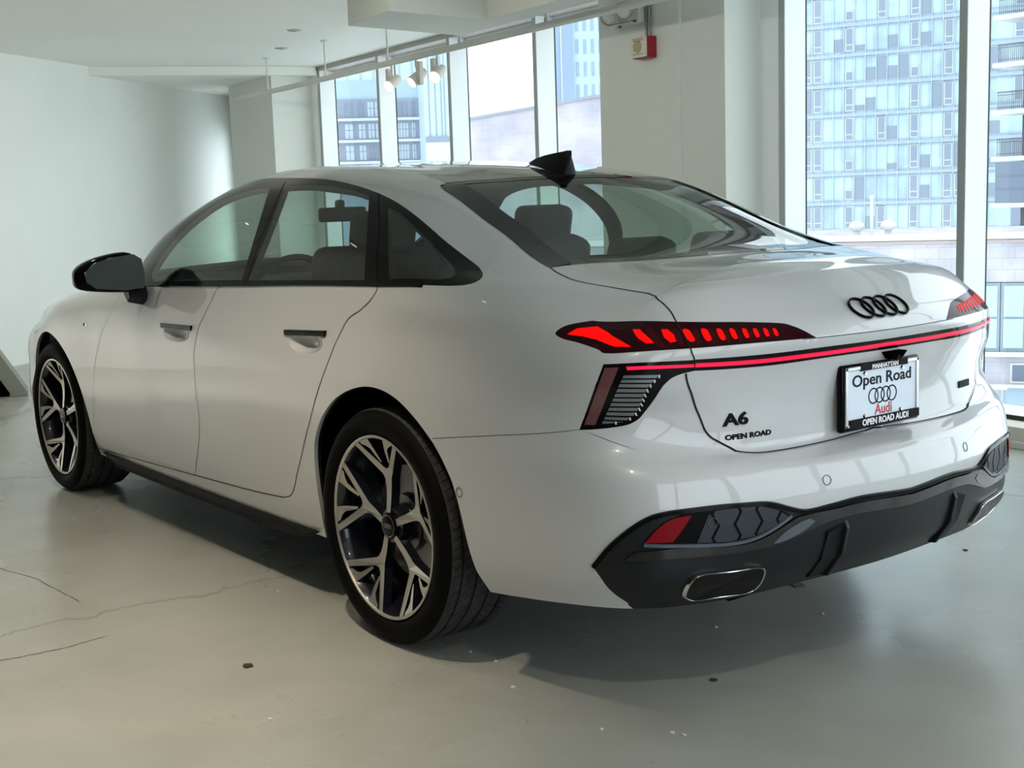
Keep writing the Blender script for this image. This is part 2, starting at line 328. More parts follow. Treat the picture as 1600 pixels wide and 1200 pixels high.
# ------------------------------------------------------------------ beige ramp edge at the far left
b=MB();pf=[(0,0),(0,.031),(-.36,.66),(-.60,.66),(-.60,.60),(-.42,.55),(-.105,0)]
def rp(a,h,w): # a along image-left direction
    p=Vector((6.40,.016,0))+Vector((.30,.954,0))*(-a)+Vector((.954,-.30,0))*w;return Vector((p.x,p.y,h))
b.prism(pf,0,.30,lambda a,h,w:rp(a,h,w))
ra=tag(empty('ramp',(6.4,.3,0)),'beige sloping ramp edge at the far left wall','ramp')
addto(ra,'ramp_side',b,mat('ramp_beige',(.24,.25,.21),.6),bevel=.004)
b=MB();b.prism([(-.125,.0),(-.43,.54),(-.58,.58),(-.58,0)],.05,.28,lambda a,h,w:rp(a,h,w));addto(ra,'dark_underside',b,BLACKM)
# ------------------------------------------------------------------ crumbs and chips on the floor
def chip(x,y,r,m,name,lb,cat,gr,h=.003):
    b=MB();k=random.randint(5,7);P=[(r*random.uniform(.6,1.1)*math.cos(2*PI*i/k),r*random.uniform(.45,1)*math.sin(2*PI*i/k)) for i in range(k)]
    b.prism(P,0.0006,h,lambda a,c,z:Vector((a,c,z)));tag(obj(name,b,m,loc=(x,y,0)),lb,cat,gr)
WCH=mat('white_chip',(.75,.76,.74),.6);DCH=mat('dark_crumb',(.04,.035,.03),.8)
# ================================================================== OUTSIDE (distant haze is mixed into the far buildings' colours)
_mat=mat;KO=.56
def mat(name,col=(.8,.8,.8),*a,**k):return _mat(name,tuple(c*KO for c in col) if name not in MATS else col,*a,**k)
class Facade:
    def __init__(s,O,a,n):s.O=Vector(O);s.a=Vector(a).normalized();s.n=Vector(n).normalized()
    def p(s,t,z,d=0.):q=s.O+s.a*t+s.n*d;return Vector((q.x,q.y,z))   # d>0: away from us
    def box(s,mb,t0,t1,z0,z1,d0,d1):
        return mb.add([s.p(t,z,d) for t in(t0,t1) for d in(d0,d1) for z in(z0,z1)],[(0,1,3,2),(4,6,7,5),(0,4,5,1),(2,3,7,6),(0,2,6,4),(1,5,7,3)])
def cellmat(name,cols,scale,rough=.4,seed=0):
    """panes that differ from one another: white noise per cell"""
    m=mat(name,cols[0],rough);t=m.node_tree;b=t.nodes['Principled BSDF'];N=t.nodes.new;L=t.links.new
    c=N('ShaderNodeTexCoord');v=N('ShaderNodeVectorMath');v.operation='MULTIPLY';v.inputs[1].default_value=scale;L(c.outputs['Object'],v.inputs[0])
    f=N('ShaderNodeVectorMath');f.operation='FLOOR';L(v.outputs[0],f.inputs[0]);w=N('ShaderNodeTexWhiteNoise');w.noise_dimensions='3D';L(f.outputs[0],w.inputs[0])
    r=N('ShaderNodeValToRGB');e=r.color_ramp.elements;cols=[tuple(x*.66 for x in c) for c in cols];e[0].color=(*cols[0],1);e[1].color=(*cols[-1],1)
    for i,cc in enumerate(cols[1:-1]):q=e.new((i+1)/(len(cols)-1));q.color=(*cc,1)
    n=N('ShaderNodeTexNoise');n.inputs['Scale'].default_value=.35;n.inputs['Detail'].default_value=5;L(c.outputs['Object'],n.inputs[0])
    mx=N('ShaderNodeMath');mx.operation='MULTIPLY_ADD';mx.inputs[1].default_value=.6;L(w.outputs[0],mx.inputs[0])
    m2=N('ShaderNodeMath');m2.operation='MULTIPLY_ADD';m2.inputs[1].default_value=1.4;m2.inputs[2].default_value=-.5;L(n.outputs[0],m2.inputs[0]);L(m2.outputs[0],mx.inputs[2])
    L(mx.outputs[0],r.inputs[0]);L(r.outputs[0],b.inputs['Base Color']);return m
def local(F,o):  # object frame along the facade, so patterns follow it
    R=Matrix((F.a,F.n,Vector((0,0,1)))).transposed().to_4x4();R.translation=Vector(F.O);o.matrix_world=R;return o
def fobj(F,par,name,mb,m,**k):
    o=obj(name,mb,m,parent=par,**k);o.data.transform(par.matrix_world.inverted());return o
def building(F,name,label,cat='building',group=None):
    e=empty(name);local(F,e);bpy.context.view_layer.update();return tag(e,label,cat,group)
# glass tower
T=Facade((78.08,-111.11,0),(-.916,-.401,0),(.401,-.916,0))
tw=building(T,'glass_tower','tall pale blue glass tower with thin white window bars beyond the right windows')
GT=cellmat('tower_glass',[(.34,.44,.58),(.46,.62,.74),(.56,.77,.87),(.64,.86,.93)],(.91,1,.333),.3)
b=MB();T.box(b,-22,24,-22,44,0,.3);fobj(T,tw,'glass_wall',b,GT)
BAND=mat('tower_band',(.50,.62,.76),.5);MUL=mat('tower_mullion',(.66,.78,.86),.5);DPN=mat('tower_dark_pane',(.33,.41,.53),.3);FRM=mat('tower_window_frame',(.80,.88,.93),.5)
z=-12.27
while z<36:
    b=MB();T.box(b,-22,24,z-.22,z+.10,-.12,0);T.box(b,-22,24,z-.40,z-.33,-.10,0);T.box(b,-22,24,z+.28,z+.33,-.1,0);fobj(T,tw,'floor_band',b,BAND);z+=3.03
for i in range(-9,18):
    t=-11.7+1.10*(i)
    if -16<t<14:
        b=MB();T.box(b,t-.035,t+.035,-14,40,-.14,0);fobj(T,tw,'mullion',b,MUL)
rr=random.Random(5)
for k in range(5,13):
    z=-12.27+3.03*k+.35-12.12+ .0
for k in range(3,12):
    z0=-12.27+3.03*k+.30
    for i in (0,1,4,7,10,13,14,15,19,21):
        p_=rr.random()
        if i in(1,4,10,13) or p_>.55:
            t=-11.7+1.10*i+.10;hi=rr.choice([1.0,2.35,2.35]) if i not in(1,13) else 2.35
            b=MB();T.box(b,t,t+.90,z0+.05,z0+.05+hi,-.10,-.02);w_=fobj(T,tw,'window_frame',b,FRM)
            b=MB();T.box(b,t+.12,t+.78,z0+.15,z0+hi-.05 if hi<2 else z0+.62,-.13,-.10);
            if hi>2:T.box(b,t+.12,t+.78,z0+.74,z0+hi-.06,-.13,-.10)
            b_=obj('window_pane',b,DPN,parent=w_);b_.data.transform(tw.matrix_world.inverted())
    for i in range(0,24):
        if rr.random()>.80:
            t=-11.7+1.10*i+.06;b=MB();T.box(b,t,t+.98,z0,z0+rr.choice([.6,1.3,2.4]),-.06,-.01);fobj(T,tw,'dark_pane',b,DPN)
# balcony tower at the far right
Q=Facade((41.42,-70.65,0),(-1,-.02,0),(.02,-1,0))
bt_=building(Q,'balcony_tower','dark apartment tower with white balcony slabs at the right edge')
b=MB();Q.box(b,-.9,20,-20,40,1.2,12);fobj(Q,bt_,'wall',b,cellmat('dark_tower_wall',[(.05,.055,.07),(.09,.10,.13),(.16,.18,.22)],(.5,1,.36),.6))
SLAB=mat('white_balcony_slab',(.82,.84,.84),.6);RAILB=mat('dark_railing',(.10,.11,.13),.5);DWIN=mat('bluish_dark_window',(.17,.22,.31),.3)
for k in range(-3,8):
    z=.14+2.80*k;b=MB();Q.box(b,-1.55,14,z-.28,z,-1.2,1.2);s_=fobj(Q,bt_,'balcony_slab',b,SLAB)
    if k>=1 or k<0:
        b=MB();Q.box(b,-1.25,14,z+1.02,z+1.08,-1.1,-1.05)
        for j in range(60):Q.box(b,-1.22+.13*j,-1.19+.13*j,z,z+1.02,-1.08,-1.06)
        for zz in(z+.15,z+.85):Q.box(b,-1.25,14,zz,zz+.03,-1.09,-1.06)
        o=obj('railing',b,RAILB,parent=s_);o.data.transform(bt_.matrix_world.inverted())
    b=MB();Q.box(b,-.3,.55,z+.1,z+2.2,1.1,1.19);Q.box(b,.7,2.0,z+.1,z+2.3,1.1,1.19);fobj(Q,bt_,'window',b,DWIN)
    b=MB();Q.box(b,.58,.66,z+.1,z+2.4,1.05,1.19);Q.box(b,2.02,2.1,z+.1,z+2.4,1.05,1.19);fobj(Q,bt_,'window_frame',b,FRM)
b=MB();Q.box(b,-1.25,14,.16,2.6,-1.15,-1.0);Q.box(b,-1.25,14,.95,1.0,-1.18,-1.15);Q.box(b,-1.25,14,1.75,1.8,-1.18,-1.15);fobj(Q,bt_,'glazed_balcony_front',b,mat('blue_glazing',(.22,.28,.38),.25))
# stone building with a parapet, across the yard
A=Facade((17.69,-26.45,0),(-.852,-.523,0),(.523,-.852,0))
sb=building(A,'stone_building','low pale stone building with a flat parapet and broad windows beyond the car boot')
ST=mat('stone_blocks',(.60,.59,.62),.8)
def bricks(m,s,c1,c2,mo,w=.5,h=.25,msz=.012,noise=1.0):
    t=m.node_tree;bb_=t.nodes['Principled BSDF'];N=t.nodes.new;L=t.links.new
    c=N('ShaderNodeTexCoord');mp=N('ShaderNodeMapping');mp.inputs['Rotation'].default_value=(PI/2,0,0);L(c.outputs['Object'],mp.inputs[0])
    k=N('ShaderNodeTexBrick');k.inputs['Scale'].default_value=s;k.inputs['Color1'].default_value=(*c1,1);k.inputs['Color2'].default_value=(*c2,1);k.inputs['Mortar'].default_value=(*mo,1);k.inputs['Brick Width'].default_value=w;k.inputs['Row Height'].default_value=h;k.inputs['Mortar Size'].default_value=msz;L(mp.outputs[0],k.inputs[0])
    n=N('ShaderNodeTexNoise');n.inputs['Scale'].default_value=noise;n.inputs['Detail'].default_value=7;L(c.outputs['Object'],n.inputs[0])
    r=N('ShaderNodeValToRGB');r.color_ramp.elements[0].position=.35;r.color_ramp.elements[0].color=(.74,.74,.80,1);r.color_ramp.elements[1].position=.62;r.color_ramp.elements[1].color=(1,1,1,1);L(n.outputs[0],r.inputs[0])
    x=N('ShaderNodeMix');x.data_type='RGBA';x.blend_type='MULTIPLY';x.inputs[0].default_value=1;L(k.outputs[0],x.inputs[6]);L(r.outputs[0],x.inputs[7]);L(x.outputs[2],bb_.inputs['Base Color'])
bricks(ST,1.0,(.43,.40,.42),(.36,.36,.39),(.32,.32,.35),.62,.30,.012,.8)
b=MB();A.box(b,-12,1.42,-16,-.02,0,8);A.box(b,1.42,9,-1.22,-.02,0,8);A.box(b,1.42,9,-16,-3.06,0,8);A.box(b,1.42,9,-3.1,-1.2,.22,8);fobj(A,sb,'wall',b,ST)
b=MB();A.box(b,-12,9,-.10,.05,-.10,.5);fobj(A,sb,'parapet_cap',b,mat('white_coping',(.88,.88,.88),.6))
b=MB();A.box(b,-12,9,-.20,-.12,-.06,.0);fobj(A,sb,'coping_band',b,mat('pinkish_coping',(.55,.47,.47),.7))
b=MB();A.box(b,1.42,9,-3.16,-3.04,-.10,0);fobj(A,sb,'window_ledge',b,mat('white_coping'))
for t0 in(1.52,2.16,2.84,3.5,4.16):
    WP=mat('pale_blue_pane',(.60,.86,.88),.2)
    f=MB();A.box(f,t0,t0+.62,-3.04,-1.24,.02,.08);wf=fobj(A,sb,'window_frame',f,mat('grey_window_frame',(.34,.42,.50),.5))
    f=MB();A.box(f,t0+.07,t0+.55,-2.12,-1.32,.0,.03);A.box(f,t0+.07,t0+.55,-2.94,-2.18,.0,.03);o=obj('window_pane',f,WP,parent=wf);o.data.transform(sb.matrix_world.inverted())
f=MB();A.box(f,2.42,4.2,-3.86,-3.34,-.02,.02);wf=fobj(A,sb,'window_frame',f,mat('white_coping'));f=MB();A.box(f,2.47,4.1,-3.80,-3.38,-.04,-.01);o=obj('window_pane',f,DWIN,parent=wf);o.data.transform(sb.matrix_world.inverted())
f=MB();A.box(f,1.3,9,-3.95,-3.88,-.25,0);fobj(A,sb,'canopy_edge',f,mat('white_coping'))
f=MB();A.box(f,1.3,9,-5.4,-3.95,-.04,0);fobj(A,sb,'shop_glass',f,mat('pale_shop_glass',(.42,.58,.68),.15))
f=MB();A.box(f,1.95,2.35,-4.0,-3.95,-.24,-.05);fobj(A,sb,'canopy_lamp',f,mat('warm_strip',(1,.8,.5),.4,emit=(1,.62,.32),es=1.2))
for t in(2.2,2.9,3.8,5):
    f=MB();A.box(f,t,t+.07,-5.4,-3.95,-.08,-.03);fobj(A,sb,'shop_post',f,mat('pale_post',(.50,.58,.64),.5))
# roof vents on the parapet building
for t,w_,lb in((-1.62,.42,'white roof vent left of the pole on the stone building'),(-.78,.42,'white roof vent right of the pole on the stone building')):
    f=MB();c=A.p(t,0,1.2);f.tube(c+Vector((0,0,0)),c+Vector((0,0,.16)),.10,14);f.lathe([(.0,.42),(.12,.40),(.20,.32),(.22,.24),(.17,.16),(0,.15)],c,'z',20)
    tag(obj('roof_vent',f,mat('vent_white',(.90,.92,.92),.5),smooth=50),lb,'vent','vents on the stone building roof')
f=MB();c=A.p(-1.2,0,1.0);f.tube(c,c+Vector((0,0,1.05)),.045,12);f.tube(c+Vector((0,0,1.02)),c+Vector((0,0,1.10)),.07,12);tag(obj('vent_pipe',f,mat('vent_white')),'thin white pipe standing between the roof vents','pipe')
# left windows: brick building, apartment block, glass block, tall tower
B2=Facade((43.9,-34.28,0),(-.745,-.667,0),(.667,-.745,0))
bb2=building(B2,'brick_building','pale pinkish brick building with a sloping roof line beyond the middle windows')
BR2=mat('pale_brick',(.60,.56,.60),.85);bricks(BR2,1.0,(.47,.43,.46),(.43,.41,.45),(.48,.46,.50),.6,.22,.01,.6)
b=MB();V=[B2.p(t,z,d) for d in(0,10) for t,z in((-3.35,4.92),(.9,5.45),(3.0,5.72),(12,5.6),(12,-15),(-3.35,-15))];b.add(V,[(0,1,2,3,4,5),(11,10,9,8,7,6)]+[(i,(i+1)%6,6+(i+1)%6,6+i) for i in range(6)]);fobj(B2,bb2,'wall',b,BR2)
b=MB();V=[B2.p(t,z,d) for d in(-.1,.3) for t,z in((-3.35,4.92),(.9,5.45),(3.0,5.72),(12,5.6),(12,5.72),(3.0,5.85),(.9,5.57),(-3.35,5.04))];b.add(V,[tuple(range(8)),tuple(range(15,7,-1))]+[(i,(i+1)%8,8+(i+1)%8,8+i) for i in range(8)]);fobj(B2,bb2,'coping',b,mat('blue_grey_coping',(.42,.46,.54),.6))
L1=Facade((153.96,-94.71,0),(-.45,-.893,0),(.893,-.45,0))
ap=building(L1,'apartment_block','hazy grey-blue apartment block with white floor slabs beyond the far left windows')
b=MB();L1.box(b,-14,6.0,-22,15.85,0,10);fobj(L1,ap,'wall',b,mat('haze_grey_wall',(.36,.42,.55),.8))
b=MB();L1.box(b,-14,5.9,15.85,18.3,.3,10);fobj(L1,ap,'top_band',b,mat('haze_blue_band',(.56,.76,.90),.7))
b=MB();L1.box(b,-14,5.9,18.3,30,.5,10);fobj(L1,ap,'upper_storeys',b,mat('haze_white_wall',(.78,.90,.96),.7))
for k in range(-2,4):
    z=13.1-2.95*k+.0;b=MB();L1.box(b,-14,6.0,z-.22,z+.12,-.9,0)
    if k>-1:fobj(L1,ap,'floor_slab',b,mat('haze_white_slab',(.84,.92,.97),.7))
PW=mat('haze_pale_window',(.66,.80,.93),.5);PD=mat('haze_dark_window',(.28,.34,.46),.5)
for k in range(0,4):
    z=13.25-2.95*k
    for t,w_ in((-6.6,.7),(-5.0,1.1),(-3.1,.9),(-1.75,.8),(-.7,.6),(2.2,.8),(3.1,.7),(4.3,.5)):
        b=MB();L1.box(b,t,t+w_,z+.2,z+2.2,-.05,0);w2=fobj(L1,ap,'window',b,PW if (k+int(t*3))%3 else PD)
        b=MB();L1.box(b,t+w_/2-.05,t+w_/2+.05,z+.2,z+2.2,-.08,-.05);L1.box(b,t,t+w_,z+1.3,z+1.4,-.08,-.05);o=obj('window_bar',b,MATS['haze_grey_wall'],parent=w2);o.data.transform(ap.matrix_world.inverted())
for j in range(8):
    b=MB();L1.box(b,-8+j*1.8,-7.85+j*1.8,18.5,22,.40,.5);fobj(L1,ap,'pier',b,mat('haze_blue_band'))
L2=Facade((136.7,-93.7,0),(-.49,-.872,0),(.872,-.49,0))
gb=building(L2,'glass_block','pale hazy glass block with thin dark upright lines beside the apartment block')
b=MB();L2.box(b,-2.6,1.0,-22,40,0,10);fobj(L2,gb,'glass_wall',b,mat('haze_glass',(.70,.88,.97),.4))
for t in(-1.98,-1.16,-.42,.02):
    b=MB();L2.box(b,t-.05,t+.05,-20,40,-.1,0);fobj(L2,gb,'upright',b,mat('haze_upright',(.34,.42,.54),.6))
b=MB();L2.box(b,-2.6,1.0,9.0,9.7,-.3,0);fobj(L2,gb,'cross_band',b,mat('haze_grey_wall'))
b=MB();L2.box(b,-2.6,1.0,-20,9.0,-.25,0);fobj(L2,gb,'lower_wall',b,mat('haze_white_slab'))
TB=Facade((134.27,-113.32,0),(-.53,-.848,0),(.848,-.53,0))
tb=building(TB,'office_tower','tall pale blue office tower with rows of small windows left of the column')
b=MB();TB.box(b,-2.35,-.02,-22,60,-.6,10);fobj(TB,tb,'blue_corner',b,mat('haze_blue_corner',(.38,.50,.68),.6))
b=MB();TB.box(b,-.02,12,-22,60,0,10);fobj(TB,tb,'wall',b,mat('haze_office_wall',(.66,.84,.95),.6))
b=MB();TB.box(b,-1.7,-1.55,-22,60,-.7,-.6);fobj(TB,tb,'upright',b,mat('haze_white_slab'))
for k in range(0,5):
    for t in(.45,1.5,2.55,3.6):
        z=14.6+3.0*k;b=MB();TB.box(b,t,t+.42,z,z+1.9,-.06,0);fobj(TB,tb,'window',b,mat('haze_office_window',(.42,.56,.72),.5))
# terrace slab just outside the windows, thin cable lines
b=MB();wbox(b,-9,9.5,.24,TERR,-.55,-.35);struct('trim_7',b,mat('terrace_white',(.86,.88,.87),.7))
for z,s_,lb in((1.02,-1.6,'upper thin cable'),(.70,-1.6,'lower thin cable')):
    b=MB();b.tube(wp(-3,1.2,z-.0),wp(1.2,1.2,z+.0),.004,6);tag(obj('cable',b,mat('thin_cable',(.10,.12,.13),.5)),lb+' stretched outside the right window','cable')
mat=_mat
# ================================================================== ceiling lights over the camera side (out of the picture)
tr2=empty('track_rail',wp(-1,-4.6,2.66));tag(tr2,'white lighting track fixed to the ceiling above the camera side','track rail')
m=MB();wbox(m,-4,5.2,-4.615,-4.585,2.665,CZ-.002);o=obj('rail_bar',m,mat('rail_white'),parent=tr2);o.data.transform(Matrix.Translation(-tr2.location))
for s_,ax,ay,wt,lb in ((-2.6,-2.2,.5,35,'behind the camera'),(-.6,.5,2.2,110,'above the camera'),(.6,.9,1.9,22,'over the rear wheel'),(2.2,2.4,1.7,22,'over the doors'),(3.9,4.0,1.5,22,'over the front wing')):
    spot(wp(s_,-4.6,2.663),(ax,ay,0),'white ceiling spotlight on the near track, '+lb,wt,size=.55,group='spotlights on the near track',col=(1,.84,.64) if wt>100 else (1,.88,.74),blend=.9,zdrop=.12)
# added, unseen spots and track above the car, brightening column and far wall
tr3=empty('track_rail',wp(2,-3.0,2.66));tag(tr3,'added unseen lighting track on the ceiling above the car roof','track rail')
m=MB();wbox(m,-3,5,-3.015,-2.985,2.665,CZ-.002);o=obj('rail_bar',m,mat('rail_white'),parent=tr3);o.data.transform(Matrix.Translation(-tr3.location))
for s_,tgt,wt,lb in ((2.0,wp(3.0,-.3,1.2),WASH,'aimed at the column'),(2.7,wp(4.0,-.3,1.4),WASH,'aimed at the left edge of the column'),(3.2,wp(9.6,-2.0,.9),WASH*5,'aimed at the far wall'),(3.0,wp(8.5,-4.5,.6),WASH*5,'aimed at the left of the far wall')):
    spot(wp(s_,-3.0,2.663),tgt,'added unseen spotlight over the car roof, '+lb,wt,size=.5,group='added wall washing spotlights',col=(1,.93,.84),blend=1,zdrop=.12)
for s_,tx,te,lb in ((4.7,5.4,-7.0,'aimed at the bare floor left of the picture'),(5.0,6.2,-6.2,'aimed at the floor by the far wall')):  # added, unseen: bounce from the flooded floor brightens the ceiling
    spot(wp(s_,-5.6,2.663),wp(tx,te,0),'added unseen spotlight '+lb,FLOODW,size=.5,group='added floor flooding spotlights',blend=1,zdrop=.12,col=(1,.95,.88))
tr4=empty('track_rail',wp(4.8,-5.6,2.66));tag(tr4,'added short lighting track on the ceiling left of the picture','track rail')
m=MB();wbox(m,4.4,5.3,-5.615,-5.585,2.665,CZ-.002);o=obj('rail_bar',m,mat('rail_white'),parent=tr4);o.data.transform(Matrix.Translation(-tr4.location))
# ================================================================== CAR BODY SURFACE
# ---- car body control net: rows (height) x columns (front centre -> side -> rear centre)
CX=[3.86,3.78,3.62,3.35,2.927,2.45,2.0,1.5,1.0,.55,.15,-.2,-.5]          # side columns share x (c0..c12)
def side(y,z,front):   # y,z for c3..c12 (10 values), front = 3 pts for c0..c2
    return front+[(x,a,b) for x,a,b in zip(CX[3:],y,z)]
def fr(x0,z0,w): return [(x0,0,z0),(x0-.08,w*.55,z0),(x0-.26,w*.90,z0)]
ROWS=[
 # r0 sill
 side([.86,.875,.872,.876,.878,.88,.88,.88,.885,.885],[.21,.22,.225,.225,.23,.235,.235,.235,.24,.26],fr(3.70,.20,.85))+[(-.81,.825,.283),(-.95,.70,.283),(-1.02,.50,.283),(-1.055,.28,.288),(-1.07,0,.288)],
 side([.885,.905,.903,.904,.905,.906,.906,.908,.910,.905],[.32]*10,fr(3.80,.32,.87))+[(-.81,.85,.345),(-.985,.735,.355),(-1.06,.52,.36),(-1.115,.28,.36),(-1.138,0,.36)],
 side([.895,.928,.92,.92,.922,.924,.925,.930,.932,.922],[.44]*10,fr(3.84,.44,.885))+[(-.81,.865,.45),(-.985,.75,.455),(-1.08,.53,.455),(-1.14,.28,.45),(-1.165,0,.45)],
 side([.875,.938,.928,.926,.928,.930,.933,.938,.940,.926],[.56]*10,fr(3.86,.56,.89))+[(-.81,.868,.56),(-.985,.755,.56),(-1.08,.53,.56),(-1.145,.28,.56),(-1.172,0,.56)],
 side([.875,.938,.930,.928,.930,.932,.935,.940,.940,.922],[.65]*10,fr(3.855,.65,.89))+[(-.81,.86,.642),(-.97,.74,.635),(-1.06,.53,.630),(-1.128,.28,.622),(-1.155,0,.620)],
 side([.87,.934,.930,.928,.930,.932,.934,.938,.937,.915],[.70]+[.72]*9,fr(3.84,.68,.885))+[(-.80,.845,.70),(-.935,.72,.68),(-1.008,.53,.660),(-1.042,.28,.653),(-1.052,0,.652)],
 side([.855,.925,.928,.926,.928,.930,.932,.934,.930,.905],[.745,.785]+[.79]*8,fr(3.81,.72,.875))+[(-.79,.83,.77),(-.92,.71,.76),(-1.002,.53,.755),(-1.042,.28,.75),(-1.052,0,.75)],
 side([.83,.905,.915,.916,.918,.920,.921,.922,.918,.892],[.79,.84]+[.85]*8,fr(3.76,.76,.855))+[(-.79,.838,.848),(-.918,.748,.845),(-.997,.57,.835),(-1.054,.29,.83),(-1.070,0,.83)],
 side([.80,.875,.895,.900,.902,.904,.905,.905,.900,.876],[.83,.885,.905,.91,.91,.91,.915,.92,.92,.915],fr(3.66,.79,.84))+[(-.79,.82,.91),(-.925,.735,.92),(-1.01,.57,.925),(-1.085,.29,.928),(-1.108,0,.928)],
 # r9 belt / shoulder
 side([.74,.80,.846,.862,.868,.872,.874,.874,.868,.845],[.858,.925,.965,.992,1.012,1.030,1.040,1.045,1.040,1.005],fr(3.55,.81,.80))+[(-.77,.79,.965),(-.90,.705,.965),(-.99,.54,.965),(-1.070,.28,.962),(-1.093,0,.962)],
 # r10 mid glass
 side([.66,.70,.76,.800,.812,.816,.820,.828,.832,.795],[.882,.952,.998,1.09,1.165,1.20,1.185,1.150,1.085,1.058],fr(3.45,.825,.72))+[(-.765,.725,1.005),(-.885,.655,1.000),(-.958,.53,1.008),(-1.018,.28,1.005),(-1.040,0,1.005)],
 # r11 window top
 side([.55,.58,.66,.725,.700,.695,.705,.722,.745,.722],[.902,.972,1.02,1.185,1.32,1.353,1.322,1.247,1.128,1.086],fr(3.38,.84,.62))+[(-.785,.665,1.035),(-.86,.625,1.035),(-.912,.52,1.047),(-.958,.28,1.048),(-.977,0,1.046)],
 # r12 roof edge / rear glass edge / deck edge / lip
 side([.42,.44,.50,.600,.585,.575,.568,.553,.588,.628],[.916,.99,1.035,1.237,1.392,1.421,1.391,1.324,1.192,1.103],fr(3.33,.852,.48))+[(-.813,.598,1.055),(-.842,.532,1.066),(-.880,.42,1.076),(-.905,.22,1.081),(-.920,0,1.083)],
 # r13
 side([.20,.22,.25,.31,.30,.30,.30,.30,.32,.33],[.925,1.002,1.05,1.28,1.425,1.447,1.421,1.355,1.229,1.120],fr(3.30,.858,.24))+[(-.80,.32,1.102)]*5,
 side([0,0,0,0,0,0,0,0,0,0],[.928,1.006,1.06,1.295,1.437,1.457,1.432,1.368,1.241,1.128],[(3.30,0,.86)]*3)+[(-.80,0,1.110)]*5,
]
NET=np.array(ROWS,float)      # (15,18,3)
NR,NC=NET.shape[:2]
def natspl(Y):
    """natural cubic spline through Y[k] at integer k; returns eval(u)->values"""
    n=len(Y); A=np.zeros((n,n));B=np.zeros_like(Y)
    A[0,0]=1;A[-1,-1]=1
    for i in range(1,n-1):
        A[i,i-1]=1;A[i,i]=4;A[i,i+1]=1;B[i]=6*(Y[i-1]-2*Y[i]+Y[i+1])
    M=np.linalg.solve(A,B)
    def ev(u):
        u=np.asarray(u,float);i=np.clip(np.floor(u).astype(int),0,n-2);t=(u-i)[:,None]
        return (1-t)*Y[i]+t*Y[i+1]+((1-t)**3-(1-t))*M[i]/6+(t**3-t)*M[i+1]/6
    return ev
# mirrored extension at both centre ends keeps the surface smooth across y=0
def rowspline(P,mir=True):
    m=np.array([1,-1,1.])
    E=np.vstack([P[2:0:-1]*m,P,P[-2:-4:-1]*m]) if mir else P
    ev=natspl(E);off=2 if mir else 0
    return lambda u:ev(np.asarray(u,float)+off)
RS=[rowspline(NET[r]) if r<13 else rowspline(NET[r],False) for r in range(NR)]
CR=13.0   # corner column
def crease(r,u):
    """sharpness of row r at u (0 smooth .. 1 sharp)"""
    u=np.asarray(u,float)
    sm=lambda a,b:np.clip((u-a)/(b-a),0,1)**2*(3-2*np.clip((u-a)/(b-a),0,1))
    if r==12: return sm(12.4,13.0)
    if r==8: return .85*sm(13.2,14.6)
    if r==5: return 1.0*sm(14.4,15.3)
    if r==4: return 1.0*sm(14.6,15.6)
    return u*0
def S(u,v):
    """body surface; u 0..17, v 0..14 (v>12 only for u<=13)"""
    u=np.atleast_1d(np.asarray(u,float));v=np.atleast_1d(np.asarray(v,float))
    u,v=np.broadcast_arrays(u,v)
    R=np.stack([f(u) for f in RS],0)                 # (15,N,3)
    d=np.linalg.norm(R[1:]-R[:-1],axis=2)+1e-9       # (14,N)
    s=(R[1:]-R[:-1])/d[...,None]                     # unit slopes
    T=np.empty_like(R)
    a=d[:-1,:,None];b=d[1:,:,None]
    T[1:-1]=(s[:-1]*b+s[1:]*a)/(a+b)
    T[0]=s[0];T[-1]=s[-1]; 
    # top centre row: symmetric across y=0
    T[-1]=s[-1]*np.array([0,1,0.])
    k=np.clip(np.floor(v).astype(int),0,NR-2);t=v-k
    idx=np.arange(len(u))
    P0=R[k,idx];P1=R[k+1,idx];L=d[k,idx][:,None]
    c0=np.zeros(len(u));c1=np.zeros(len(u))
    for r in (4,5,8,12):
        cr=crease(r,u); c0=np.where(k==r,cr,c0); c1=np.where(k+1==r,cr,c1)
    m0=T[k,idx]*(1-c0[:,None])+s[k,idx]*c0[:,None]
    m1=T[k+1,idx]*(1-c1[:,None])+s[k,idx]*c1[:,None]
    t=t[:,None];h00=2*t**3-3*t**2+1;h10=t**3-2*t**2+t;h01=-2*t**3+3*t**2;h11=t**3-t**2
    return h00*P0+h10*L*m0+h01*P1+h11*L*m1
def SB(u,v):
    """deck/roof patch rows 12..14; u<=13 = S, 13..14 = sliver to the lip"""
    u=np.atleast_1d(np.asarray(u,float));v=np.atleast_1d(np.asarray(v,float));u,v=np.broadcast_arrays(u,v)
    P=S(np.minimum(u,13),v)
    Q0=S(np.full(len(u),12.95),v);Q1=S(np.full(len(u),13.),v);tan=(Q1-Q0)/.05
    lip=S(13+4*(v-12)/2,np.full(len(u),12.))
    s=np.clip(u-13,0,1)[:,None]
    d=lip-Q1;L=np.linalg.norm(d,axis=1)[:,None];tn=tan/np.linalg.norm(tan,axis=1)[:,None]*L
    h00=2*s**3-3*s**2+1;h10=s**3-2*s**2+s;h01=-2*s**3+3*s**2;h11=s**3-s**2
    H=h00*Q1+h10*tn+h01*lip+h11*d
    return np.where((u>13)[:,None],H,P)
